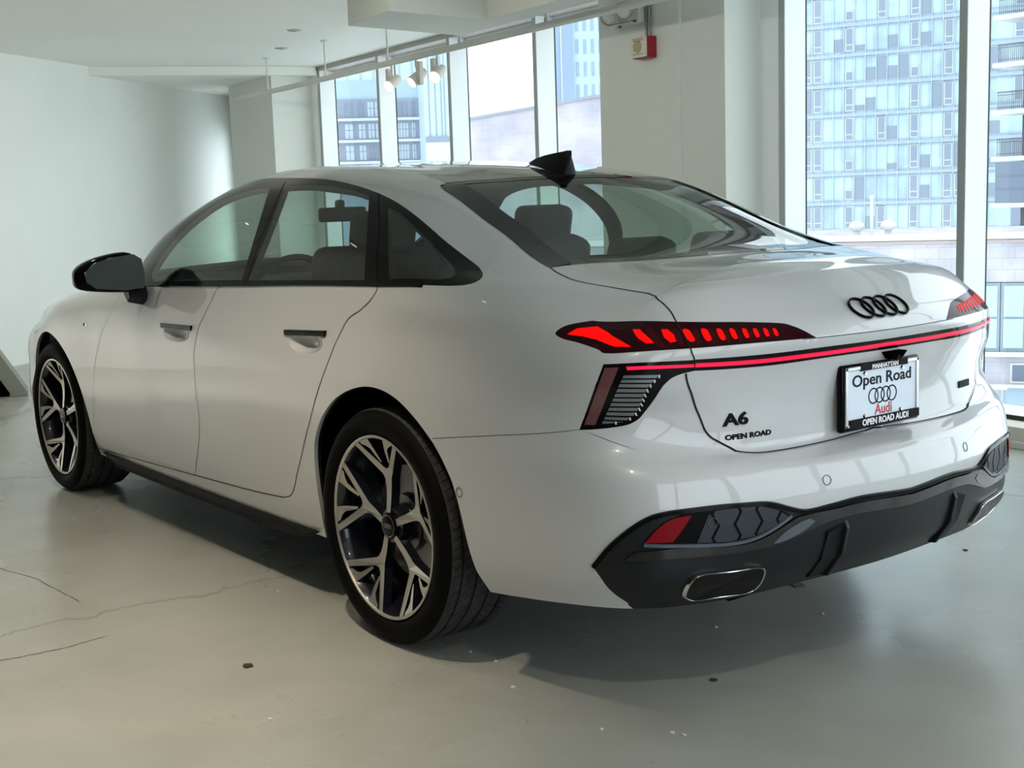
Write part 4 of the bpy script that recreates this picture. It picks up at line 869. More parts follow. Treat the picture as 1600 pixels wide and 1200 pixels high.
# black printed border of the back window
def ribbon(uv,w,lift,inset=0.,F=None):
    """flat strip along a surface curve; inset>0 shifts it sideways"""
    uv=dedupe(np.asarray(uv,float));p,n=PT(uv[:,0],uv[:,1],lift) if F is None else F(uv)
    t=np.gradient(p,axis=0);t/=np.linalg.norm(t,axis=1)[:,None];s=np.cross(n,t);s/=np.linalg.norm(s,axis=1)[:,None]
    return p+s*(inset-w/2),p+s*(inset+w/2),n
def strip(name,uv,w,lift,m,parent=None,inset=0.,both=True,smooth=40,h=0.,label=None,weldc=False):
    a,b,n=ribbon(uv,w,lift,inset);out=[]
    for mir in ((False,True) if (both or weldc) else (False,)):
        mb=MB() if not(weldc and mir) else mb
        k=M3 if mir else 1
        if h: # raised, rounded profile
            V=[];c=(a+b)/2
            for i in range(len(a)):
                V+=[a[i]*k-n[i]*k*.004,a[i]*k+(c[i]-a[i])*k*.25+n[i]*k*h,b[i]*k+(c[i]-b[i])*k*.25+n[i]*k*h,b[i]*k-n[i]*k*.004]
            F=[(4*i+j,4*i+j+1,4*i+j+5,4*i+j+4) for i in range(len(a)-1) for j in range(3)]+[(0,1,2,3),tuple(4*(len(a)-1)+j for j in range(4))]
            mb.add([tuple(x) for x in V],F)
        else:
            mb.add([tuple(x*k) for p in zip(a,b) for x in p],[(2*i,2*i+1,2*i+3,2*i+2) for i in range(len(a)-1)])
        if weldc and not mir:continue
        par=parent if not callable(parent) else parent(mir)
        out.append(obj(name,mb,m,parent=par or car,smooth=smooth,label=label))
    return out
rw=kids('rear_window')[0]
strip('black_border',[q for q in sideE],.075,.0008,mat('glass_border',(.006,.006,.006),.06,0,.2,spec=.3),parent=rw,inset=-.034)
strip('black_border',baseE,.05,.0008,MATS['glass_border'],parent=rw,inset=.022,both=False,weldc=True)
strip('black_border',topE,.035,.0008,MATS['glass_border'],parent=rw,inset=-.014,both=False,weldc=True)
# gaps between the panels
G=lambda uv,w=.0042,**k:strip('panel_gap',uv,w,.0011,SEAM,**k)
G(rds,.0028);G(dbt,.0034);G(fds,.0018)
G(mid[(mid[:,1]<11.7)],.0022)
G(cutd[:-2],.0036);G(J(cutd[-3:-1],cutr[:12]),.0036)
i0=int(np.argmin(np.abs(cutr[:,0]-14.733)+np.abs(cutr[:,1]-7.333)))
G(cutr[:i0-9],.0036);strip('panel_gap',cutr[i0:],.0046,.0024,SEAM,both=False,weldc=True)
strip('panel_gap',bmt,.0016,.0009,mat('pale_gap',(.12,.12,.12),.8));G(topE,.004,both=False,weldc=True)
G([(15.9+t*(17-15.9)/30,8.0) for t in range(31)],.0016,both=False,weldc=True)  # thin dark line drawn along the lid's ledge crease
# trims round the side windows
strip('window_trim',spl([UV['dlo'][i][:2] for i in(0,-1,-2,-3)]+[[10.9,9.50]]),.010,.002,BLACKG,h=.003,inset=.0)
# black sill blade under the doors
def sill(mir):
    k=-1 if mir else 1;b=MB();xs=np.linspace(2.40,.46,24);V=[]
    for x in xs:
        t=(2.40-x)/1.94;zt=.252-.006*math.sin(t*PI);e_=min(1,t*14,(1-t)*14+.15)
        pr=[(.868,zt),(.893,zt-.004),(.898,zt-.024*e_),(.888,zt-.046*e_),(.84,zt-.048*e_),(.80,zt-.01)]
        V+=[(x,k*y,z) for y,z in pr]
    n=6;F=[(i*n+j,i*n+(j+1)%n,(i+1)*n+(j+1)%n,(i+1)*n+j) for i in range(len(xs)-1) for j in range(n)]+[tuple(range(n)),tuple((len(xs)-1)*n+j for j in range(n))]
    b.add(V,F);obj('side_skirt',b,mat('skirt_black',(.006,.006,.007),.6,spec=.15),parent=car,smooth=35)
sill(False);sill(True)
# rolled arch lips and wheel-house liners
for av,cx in((arch,0.0),(far,2.927)):
    p,n=PT(np.clip(av[:,0],0,17),np.clip(av[:,1],0,12));
    for mir in(False,True):
        k=M3 if mir else np.ones(3);b=MB();V=[]
        for q in p:
            c=np.array([cx,q[1],.354]);d=(q-c)/np.linalg.norm(q-c);V+=[q*k,(q+d*.001+[0,-.006,0])*k,(q+d*.004+[0,-.016,0])*k]
        b.add([tuple(x) for x in V],[(3*i+j,3*i+j+1,3*i+j+4,3*i+j+3) for i in range(len(p)-1) for j in range(2)])
        obj('arch_lip',b,PAINT,parent=car,smooth=60)
        b=MB();V=[]
        pq=[q for q in p if q[2]>.42 and (cx<1 or q[0]<cx+.12)]
        for q in pq:
            c=np.array([cx,q[1],.354]);d=(q-c)/np.linalg.norm(q-c);V+=[(q+d*.004+[0,-.016,0])*k,(q+d*.05+[0,-.06,0])*k,(q+d*.05+[0,-.30,0])*k]
        b.add([tuple(x) for x in V],[(3*i+j,3*i+j+1,3*i+j+4,3*i+j+3) for i in range(len(pq)-1) for j in range(2)])
        obj('arch_liner',b,BLACKM,parent=car,smooth=60)
        s=-1 if mir else 1;b=MB();b.lathe([(.0,.52*s),(.47,.52*s),(.475,.86*s),(.46,.91*s)] if cx<1 else [(.0,.52*s),(.425,.52*s),(.425,.80*s)],(cx,0,.36),'y',40,-.02,PI+.02);obj('wheel_liner',b,BLACKM,parent=car,smooth=60)
b=MB();b.box((1.46,0,.275),(1.95,1.72,.05));b.box((1.3,0,.30),(4.6,1.02,.06));b.box((-.74,0,.36),(.50,1.40,.06));b.box((3.45,0,.30),(.4,1.3,.05));obj('underbody',b,BLACKM,parent=car)
# ---- filled shapes laid on the surface
def patch(name,uv,lift,m,parent=None,closed=True,sides=('L','R'),smooth=60,label=None,grid=.02,skirt=.003,raw=False,dome=0.):
    poly=np.asarray(uv,float) if raw else spl(uv,5,closed=True);poly=dedupe(poly);
    pp=[(x*SX,y*SY) for x,y in poly];n=len(pp);ed=[(i,(i+1)%n) for i in range(n)];arr=np.array(pp)
    xs=np.arange(arr[:,0].min(),arr[:,0].max(),grid);ys=np.arange(arr[:,1].min(),arr[:,1].max(),grid)
    if len(xs)*len(ys)>0:
        g=np.array([(x,y) for x in xs for y in ys]);g=g[inpoly(g,arr)]
        dmin=np.array([np.min(np.linalg.norm(arr-q,axis=1)) for q in g]) if len(g) else np.array([])
        if len(g):pp+= [tuple(q) for q in g[dmin>grid*.35]]
    a_,_,f_,*_r=geometry.delaunay_2d_cdt([Vector(q) for q in pp],ed,[],1,1e-6)
    q=np.array([(x.x/SX,x.y/SY) for x in a_]);f=[t for t in f_ if len(t)==3]
    c=q[np.array(f)].mean(1);ins=inpoly(c,poly);f=np.array(f)[ins]
    p,nn=PT(q[:,0],q[:,1],lift)
    if dome:
        d=np.array([np.min(np.linalg.norm((poly-z)*[SX,SY],axis=1)) for z in q]);p=p+nn*(dome*np.clip(d/d.max(),0,1)**.5)[:,None]
    bp,bn=PT(poly[:,0],poly[:,1],lift-skirt);tp,_t=PT(poly[:,0],poly[:,1],lift)
    out=[]
    for sd in sides:
        k=M3 if sd=='R' else np.ones(3);mb=MB();mb.add([tuple(x*k) for x in p],[tuple(t) for t in f])
        nb=len(bp);mb.add([tuple(x*k) for x in tp]+[tuple(x*k) for x in bp],[(i,(i+1)%nb,nb+(i+1)%nb,nb+i) for i in range(nb)])
        me=bpy.data.meshes.new(name);me.from_pydata(mb.v,[],mb.f)
        # face direction: outward
        bm=bmesh.new();bm.from_mesh(me);bmesh.ops.remove_doubles(bm,verts=bm.verts,dist=1e-6);bmesh.ops.recalc_face_normals(bm,faces=bm.faces)
        bm.faces.ensure_lookup_table();
        av_=Vector(tuple(nn.mean(0)*k));s_=sum((fc.normal.dot(av_)*fc.calc_area() for fc in bm.faces),0)
        if s_<0:bmesh.ops.reverse_faces(bm,faces=bm.faces)
        bm.to_mesh(me);bm.free();me.materials.append(m);me.polygons.foreach_set('use_smooth',[True]*len(me.polygons));me.set_sharp_from_angle(angle=math.radians(smooth))
        par=parent(sd=='R') if callable(parent) else (parent or car)
        o=link(name,me,par);out.append(o)
        if label:o['label']=label
    return out
def lampof(n):
    L=kids(n);return lambda mir:L[1 if mir else 0]
for i in range(11):
    patch('light_segment',[p[:2]+[1] for p in UV['seg%d'%i]] if i<3 else UV['seg%d'%i],.0012,RED,parent=lampof('tail_lamp_outer') if i<3 else lampof('tail_lamp_inner'),grid=.012,label='lit red segment' if i==0 else None)
# dim louvres between the lit segments
def dim(i):
    a=np.array([p[:2] for p in UV['seg%d'%i]],float);c=a.mean(0);return a,c
for i in range(1,10):
    a,c=dim(i);a2,c2=dim(i+1);m_=(c+c2)/2;r=(a-c)*[.8,1.25]+[(c2[0]-c[0])*.48,-.10];patch('dim_louvre',[list(x) for x in r+c],.0007,REDD,parent=lampof('tail_lamp_outer') if i<3 else lampof('tail_lamp_inner'),grid=.015)
patch('light_strip',UV['lamp_strip'],.003,REDBAR,parent=lampof('tail_lamp_lower'),grid=.02)
patch('reflector_panel',UV['refl_lower'],.0012,REFLP,parent=lampof('tail_lamp_lower'),grid=.006)
# grey slats in the lower lamp: rows cut out of the outline
sl=spl(UV['slats'],6,closed=True);v0,v1=sl[:,1].min(),sl[:,1].max();nsl=11
for k in range(nsl):
    va=v0+(v1-v0)*(k+.16)/nsl;vb=v0+(v1-v0)*(k+.80)/nsl
    def span(v):
        xs=[]
        for a,b in zip(sl,np.roll(sl,-1,0)):
            if (a[1]-v)*(b[1]-v)<0:xs.append(a[0]+(b[0]-a[0])*(v-a[1])/(b[1]-a[1]))
        return (min(xs),max(xs)) if len(xs)>=2 else None
    A,B=span(va),span(vb)
    if A and B:
        patch('lamp_slat',[[A[0],va,1],[A[1]-.03,va,1],[B[1]-.03,vb,1],[B[0],vb,1]],.0015,SLAT,parent=lampof('tail_lamp_lower'),grid=.05)
        patch('led_dot',[[(A[1]+B[1])/2-.022,va,1],[(A[1]+B[1])/2,va,1],[(A[1]+B[1])/2,vb,1],[(A[1]+B[1])/2-.022,vb,1]],.0025,mat('white_led_dot',(.75,.77,.78),.3),parent=lampof('tail_lamp_lower'),grid=.05)
# the light bar's glowing tube
rl=spl(UV['bar_red'][:4]);rl2=spl(UV['bar_red'][4:]);cb=[((a[0]+b[0])/2,(a[1]+b[1])/2) for a,b in zip(rl[:19],rl2[::-1][:19])];cb.append((17.0,(UV['bar_red'][3][1]+UV['bar_red'][4][1])/2))
cb=spl([cb[0],cb[6],cb[12],cb[-1]],12)
strip('light_tube',cb,.0115,.0012,REDBAR,parent=bar,both=False,weldc=True,h=.003)
# ---- lower bumper details
strip('insert_rim',bk,.013,.002,BLACKG,parent=bi,inset=-.007,both=False,weldc=True,h=.0045)
pod=patch('lamp_pod',UV['pod'],.004,BLACKG,parent=bi,grid=.02)
podof=lambda mir:pod[1 if mir else 0]
patch('red_reflector',UV['pod_red'],.007,REFL,parent=podof,grid=.02)
hx=spl(UV['pod_hex'],6,closed=True)
def clipconv(poly,cl):
    """Sutherland-Hodgman: polygon cut by the (nearly convex) outline"""
    area=sum(a[0]*b[1]-b[0]*a[1] for a,b in zip(cl,np.roll(cl,-1,0)));cl=cl if area>0 else cl[::-1];out=[tuple(p) for p in poly]
    for a,b in zip(cl,np.roll(cl,-1,0)):
        if not out:break
        inp=out;out=[];sd=lambda p:(b[0]-a[0])*(p[1]-a[1])-(b[1]-a[1])*(p[0]-a[0])
        for i in range(len(inp)):
            p,q=inp[i-1],inp[i];sp_,sq=sd(p),sd(q)
            if (sp_>=0)!=(sq>=0):t=sp_/(sp_-sq);out.append((p[0]+(q[0]-p[0])*t,p[1]+(q[1]-p[1])*t))
            if sq>=0:out.append(q)
    return out
hull=hx[[0]+list(range(6,len(hx),6))]
hcx,hcy=hx[:,0].mean(),hx[:,1].mean();ru,rv=.135,.36
for a in range(-5,6):
    for b_ in range(-4,5):
        cx=hcx+a*ru*1.72;cy=hcy+b_*rv*1.56+(a%2)*rv*.78
        P6=[(cx+ru*.985*x,cy+rv*.90*y) for x,y in((1,0),(.5,.87),(-.5,.87),(-1,0),(-.5,-.87),(.5,-.87))]
        c6=clipconv(P6,hull)
        if len(c6)>=3:
            A=np.array(c6);ar=abs(sum(p[0]*q[1]-q[0]*p[1] for p,q in zip(A,np.roll(A,-1,0))))/2
            if ar>.008:patch('hexagon_cell',[[x,y,1] for x,y in c6],.0065,GRIL,parent=podof,grid=.06)
patch('gloss_blade',UV['blade'],.010,PIANO,parent=bi,sides=('L','R'),grid=.02,skirt=.012)
patch('reflection_patch',UV['patch'],.0115,GREYG,parent=bi,grid=.03)  # pale patch on the blade: a bright reflection put into colour
strip('pod_lower_lip',spl([UV['pod'][i][:2] for i in (7,8,9,10,11,0)]),.010,.005,mat('blue_grey_lip',(.10,.12,.15),.25,.2,.5),parent=bi,inset=0,h=.004)
for nm in('sensor_ring',):
    for (u,v) in((15.93,3.20),(11.756,2.758),(14.62,2.48)):
        r=.0125;pc,nc=PT(np.array([u]),np.array([v]),.001 if u!=14.62 else .0085);n=Vector(nc[0]);x=n.orthogonal().normalized();y=n.cross(x)
        for mir in(False,True):
            b=MB();ring=[]
            for k in range(28):
                t=2*PI*k/28;ring.append(Vector(pc[0])+(x*math.cos(t)+y*math.sin(t))*r)
            if mir:ring=[Vector((q.x,-q.y,q.z)) for q in ring]
            b.path(ring,.0009,5,closed=True);obj('sensor_ring',b,mat('sensor_outline',(.10,.11,.12),.5),parent=(rb if u!=14.62 else bi),smooth=60)
# diffuser fins and centre tunnel
body_bvh=None
def bvh():
    global body_bvh
    if body_bvh is None:
        V=np.vstack([VP,VP*M3]);body_bvh=BVHTree.FromPolygons([Vector(x) for x in V],[tuple(t) for t in TR]+[tuple(t+len(VP)) for t in TR])
    return body_bvh
def rx(y,z):
    h=bvh().ray_cast(Vector((-4,y,z)),Vector((1,0,0)));return h[0].x if h[0] else -1.05
def sy(x,z,s=1):
    h=bvh().ray_cast(Vector((x,3*s,z)),Vector((0,-s,0)));return h[0].y if h[0] else .9*s
for y in(.235,-.235):
    b=MB();pr=[(rx(y,.475)+.01,.475),(rx(y,.44)-.012,.44),(rx(y,.36)-.020,.37),(rx(y,.31)-.012,.300),(-1.0,.292),(-1.0,.46)]
    b.prism(pr,y-.006,y+.006,lambda a,c,h:Vector((a,h,c)));obj('diffuser_fin',b,BLACKS,parent=bi,bevel=.002)
    b=MB();s=1 if y>0 else -1
    b.prism([(rx(y,.46)-.001,.455),(rx(y,.36)-.004,.36),(rx(y,.31)-.003,.305),(-1.0,.305),(-1.0,.455)],y+.006*s,y+.062*s,lambda a,c,h:Vector((a+abs(h-y)*.10,h,c+ (abs(h-y)*-.3 if c>.4 else 0))));obj('diffuser_channel',b,mat('channel_black',(.006,.006,.007),.5,spec=.3),parent=bi)
# exhaust tips
eo=spl(UV['exh_out'],5,closed=True)
p,n=PT(eo[:,0],np.clip(eo[:,1],0,12),.0)
cx_=p.mean(0)
for mir in(False,True):
    k=M3 if mir else np.ones(3);nb=len(p);b=MB();V=[]
    for i in range(nb):
        q=p[i];d=(q-cx_);d=d/np.linalg.norm(d);f0=np.array([-1,0,0.])
        for off,ax in((.000,.002),(.000,.012),(-.0025,.014),(-.005,.012),(-.006,-.045)):V.append(tuple((q+d*off+f0*ax)*k))
    m_=5;b.add(V,[(i*m_+j,i*m_+j+1,((i+1)%nb)*m_+j+1,((i+1)%nb)*m_+j) for i in range(nb) for j in range(m_-1)])
    tp=obj('exhaust_tip',b,CHROME,parent=car,smooth=50)
    b=MB();V=[tuple(((q-cx_)*.95+cx_+np.array([-.0125,0,0]))*k) for q in p]+[tuple((cx_+np.array([-.0085,0,0]))*k)];b.add(V,[(i,(i+1)%nb,nb) for i in range(nb)]);obj('exhaust_bore',b,mat('exhaust_bore',(.008,.007,.007),.3,.4),parent=tp)
# ---- badges and writing
def textmesh(s,size,sx=1.0,bold=0.,ext=.001,align='CENTER'):
    cu=bpy.data.curves.new('t','FONT');cu.body=s;cu.size=size;cu.align_x=align;cu.extrude=ext;cu.offset=bold;cu.resolution_u=3
    o=bpy.data.objects.new('t',cu);COL.objects.link(o);dg=bpy.context.evaluated_depsgraph_get();me=bpy.data.meshes.new_from_object(o.evaluated_get(dg));bpy.data.objects.remove(o);bpy.data.curves.remove(cu)
    for v in me.vertices:v.co.x*=sx
    return me
def onrear(me,y0,z0,lift,tilt=0):
    for v in me.vertices:
        a,b,c=v.co;y=y0-a-b*tilt;z=z0+b;v.co=(rx(y,z)-lift-c,y,z)
def put(name,me,m,parent,label=None):
    me.materials.clear();me.materials.append(m);o=link(name,me,parent)
    if label:o['label']=label
    return o
me=textmesh('A6',.043,1.42,.0010,.002);onrear(me,.493,.725,.002);put('model_badge',me,INK,trunk)
me=textmesh('OPEN ROAD',.0175,1.40,.0009,.0004);onrear(me,.455,.689,.0008);put('dealer_lettering',me,INK,trunk)
b=MB();ys=[-.432,-.450,-.468,-.486,-.504]
for y in ys:
    for z in(.713,.732):b.v+=[(rx(y,z)-.004,y,z),(rx(y,z)+.004,y,z)]
b.f+=[(4*i+j,4*i+k,4*i+4+k,4*i+4+j) for i in range(4) for j,k in((0,2),(2,3),(3,1),(1,0))]+[(0,1,3,2),(16,18,19,17)];obj('badge_plate',b,INK,parent=trunk)
# four rings
rc=Vector((rx(0,.985),0,.985));up=(Vector((rx(0,1.01),0,1.01))-Vector((rx(0,.96),0,.96))).normalized();nrm_=Vector((0,1,0)).cross(up);nrm_=nrm_ if nrm_.x<0 else -nrm_
rings=empty('ring_emblem',(0,0,0));rings.parent=trunk
for i in range(4):
    c=rc+Vector((0,(1.5-i)*.0495,0));b=MB();V=[];K=48
    for k in range(K):
        t=2*PI*k/K;d=Vector((0,-1,0))*math.cos(t)+up*math.sin(t);y=c.y
        base=c+nrm_*.001
        # follow the lid's curve in plan
        dx=rx((c+d*.034).y,.985)-rx(0,.985)
        for r,h in((.0395,0),(.0385,.006),(.0345,.006),(.0333,0)):V.append(base+d*r+nrm_*h+Vector((dx,0,0)))
    b.add(V,[(4*k+j,4*k+(j+1)%4,4*((k+1)%K)+(j+1)%4,4*((k+1)%K)+j) for k in range(K) for j in range(4)])
    obj('ring',b,BLACKG,parent=rings,smooth=35)
# number plate
PL=empty('number_plate',(0,0,0));PL.parent=car
zc_=.757;xb,xt=-1.078,-1.084;tl=(xb-xt)/.17
def pp(a,b_,h=0):return Vector((-1.0755-h,-a,zc_+b_))     # a to the right, b up, h outwards
def pbox(mb,a0,a1,b0,b1,h0,h1):
    mb.add([pp(a,b_,h) for a in(a0,a1) for b_ in(b0,b1) for h in(h0,h1)],[(0,1,3,2),(4,6,7,5),(0,4,5,1),(2,3,7,6),(0,2,6,4),(1,5,7,3)]);return mb
b=MB();pbox(b,-.166,.166,-.092,.086,-.016,.004);fr_=obj('plate_holder',b,BLACKG,parent=PL,bevel=.006)
b=MB();pbox(b,-.152,.152,-.076,.076,.0,.006);obj('plate_face',b,PLATEW,parent=PL,bevel=.001)
b=MB()
for a0,a1,b0,b1 in((-.156,-.145,-.08,.08),(.146,.157,-.08,.08),(-.156,.157,.070,.08),(-.156,.157,-.08,-.072)):pbox(b,a0,a1,b0,b1,.004,.010)
obj('chrome_frame',b,mat('bright_frame',(.62,.63,.64),.22,.8),parent=PL,bevel=.002)
b=MB();pbox(b,-.095,.105,.066,.084,.004,.0115);obj('top_banner',b,INK,parent=PL,bevel=.001)
b=MB();pbox(b,-.140,.158,-.083,-.060,.004,.0115);obj('bottom_banner',b,INK,parent=PL,bevel=.001)
def ptext(s,a,b_,size,m,h,sx=1,bold=0,name='plate_lettering',ext=.0005):
    me=textmesh(s,size,sx,bold,ext)
    for v in me.vertices:x,y,c=v.co;v.co=pp(a+x,b_+y,h+c)
    put(name,me,m,PL)
ptext('MANHATTAN',.006,.0685,.0165,INKW,.0118,1.08,.0007);ptext('OPEN ROAD AUDI',.009,-.0795,.0232,INKW,.0118,1.02,.0008)
ptext('Open Road',0,.026,.044,TEXTD,.0066,1.24,.0006);ptext('Audi',.006,-.0565,.040,INKR,.0066,.98,.0003)
b=MB()
for i in range(4):
    V=[];K=40
    for k in range(K):
        t=2*PI*k/K
        for r,h in((.0215,.006),(.0215,.0068),(.0178,.0068),(.0178,.006)):V.append(pp(.002+(i-1.5)*.0262+r*math.cos(t),-.006+r*1.02*math.sin(t),h))
    b.add(V,[(4*k+j,4*k+(j+1)%4,4*((k+1)%K)+(j+1)%4,4*((k+1)%K)+j) for k in range(K) for j in range(4)])
obj('plate_rings',b,TEXTD,parent=PL)
for a,b_ in((-.075,.058),(.085,.058),(-.075,-.055),(.08,-.055)):
    b=MB();b.tube(pp(a,b_,.006),pp(a,b_,.011),.006,14,.004);obj('plate_screw',b,CHROME,parent=PL,smooth=40)
# camera housing and lamp above the plate
b=MB();b.prism([(-.038,.0),(.045,.0),(.026,-.016),(.014,-.022),(-.010,-.022),(-.018,-.014)],-.02,.026,lambda a,c,h:Vector((rx(0,.865)-h,-a-.030,.866+c)));obj('reversing_camera',b,BLACKM,parent=trunk,bevel=.003)
b=MB();b.tube((rx(0,.85)-.030,-.032,.852),(rx(0,.85)-.034,-.032,.850),.007,16);obj('camera_lens',b,BLACKG,parent=trunk,smooth=40)
# door handles
for (x0,x1,z0,z1) in((.562,.299,.8985,.9105),(1.575,1.296,.8655,.870)):
    for s in(1,-1):
        b=MB();V=[];K=14
        for i in range(K+1):
            t=i/K;x=x0+(x1-x0)*t;z=z0+(z1-z0)*t;y=sy(x0+(x1-x0)*(.0 if t<.5 else 1),z+.02,1)*.5+sy(x,z+.02,1)*.5+.014;hh=.0090
            V+=[(x,s*(y-.016),z+hh),(x,s*(y-.001),z+hh),(x,s*y,z+hh*.4),(x,s*(y-.001),z-hh),(x,s*(y-.016),z-hh)]
        b.add(V,[(5*i+j,5*i+(j+1)%5,5*(i+1)+(j+1)%5,5*(i+1)+j) for i in range(K) for j in range(5)]+[tuple(range(5)),tuple(5*K+j for j in range(5))])
        dn='rear_door' if x0<1 else 'front_door'
        obj('door_handle',b,BLACKG,parent=kids(dn)[0 if s>0 else 1],smooth=40)
# small side badge on the front wing
x,z=2.421,.821;b=MB();y=sy(x,z)
b.box((x+.012,y+.001,z),(.016,.003,.012));obj('wing_badge',b,INK,parent=kids('front_fender')[0],bevel=.001)
b=MB();b.box((x-.012,y+.001,z),(.022,.003,.010));obj('wing_badge',b,CHROME,parent=kids('front_fender')[0],bevel=.001)
# door mirrors
def mirror(s):
    root=empty('door_mirror',(0,0,0));root.parent=car
    def f(p):return Vector((p[0],s*p[1],p[2]))
    c=(1.845,1.03,1.068);b=MB();rings_=[]
    # housing: stations outward along y; each a rounded section in x-z
    st=[(.900,.036,.040,1.040,1.79),(.918,.066,.074,1.062,1.80),(.95,.082,.084,1.068,1.815),(1.02,.088,.076,1.064,1.838),(1.08,.080,.064,1.058,1.860),(1.120,.060,.048,1.050,1.876),(1.138,.028,.028,1.046,1.886)]
    K=20
    for y,rx_,rz,zc2,xc in st:
        for k in range(K):
            t=2*PI*k/K;ct,st_=math.cos(t),math.sin(t);e_=.6
            X=math.copysign(abs(ct)**e_,ct)*rx_;Z=math.copysign(abs(st_)**e_,st_)*rz
            if X<0:X*=.42
            b.v.append(tuple(f((xc+X,y,zc2+Z))))
    n=len(st);b.f+=[(i*K+k,i*K+(k+1)%K,(i+1)*K+(k+1)%K,(i+1)*K+k) for i in range(n-1) for k in range(K)]+[tuple(range(K)),tuple((n-1)*K+k for k in range(K))]
    obj('mirror_housing',b,BLACKG,parent=root,smooth=60,sub=1)
    b=MB();O=[(.915,1.005),(.910,1.06),(.918,1.118),(.945,1.138),(1.02,1.128),(1.08,1.108),(1.115,1.075),(1.112,1.035),(1.08,1.008),(.98,.998)]
    b.prism(O,0,.004,lambda a,z_,h:f((1.838-.062-h+(a-1.02)*.44,a,z_)));obj('mirror_pane',b,MIRR,parent=root)
    b=MB();b.prism([(1.87,1.03),(1.80,1.03),(1.78,.965),(1.815,.945),(1.86,.985)],.875,.955,lambda a,z_,h:f((a,h,z_-(.0 if h>.9 else .02))));obj('mirror_arm',b,BLACKS,parent=root,bevel=.006)
mirror(1);mirror(-1)
# antenna fin
b=MB();st=[(.415,.004,1.424,1.427),(.38,.018,1.416,1.438),(.33,.027,1.408,1.447),(.28,.033,1.396,1.452),(.225,.034,1.384,1.456),(.195,.030,1.376,1.458),(.19,.020,1.374,1.440)]
for x,w,z0,z1 in st:
    for y,z in((-w,z0),(-w*.62,z0+(z1-z0)*.45),(-w*.22,z0+(z1-z0)*.86),(-w*.34 if x<.2 else -w*.10,z1),(w*.34 if x<.2 else w*.10,z1),(w*.22,z0+(z1-z0)*.86),(w*.62,z0+(z1-z0)*.45),(w,z0)):b.v.append((x,y,z))
b.f+=[(8*i+j,8*i+(j+1)%8,8*(i+1)+(j+1)%8,8*(i+1)+j) for i in range(6) for j in range(8)]+[tuple(range(8)),tuple(48+j for j in range(8))]
obj('roof_antenna',b,BLACKG,parent=car,smooth=50)
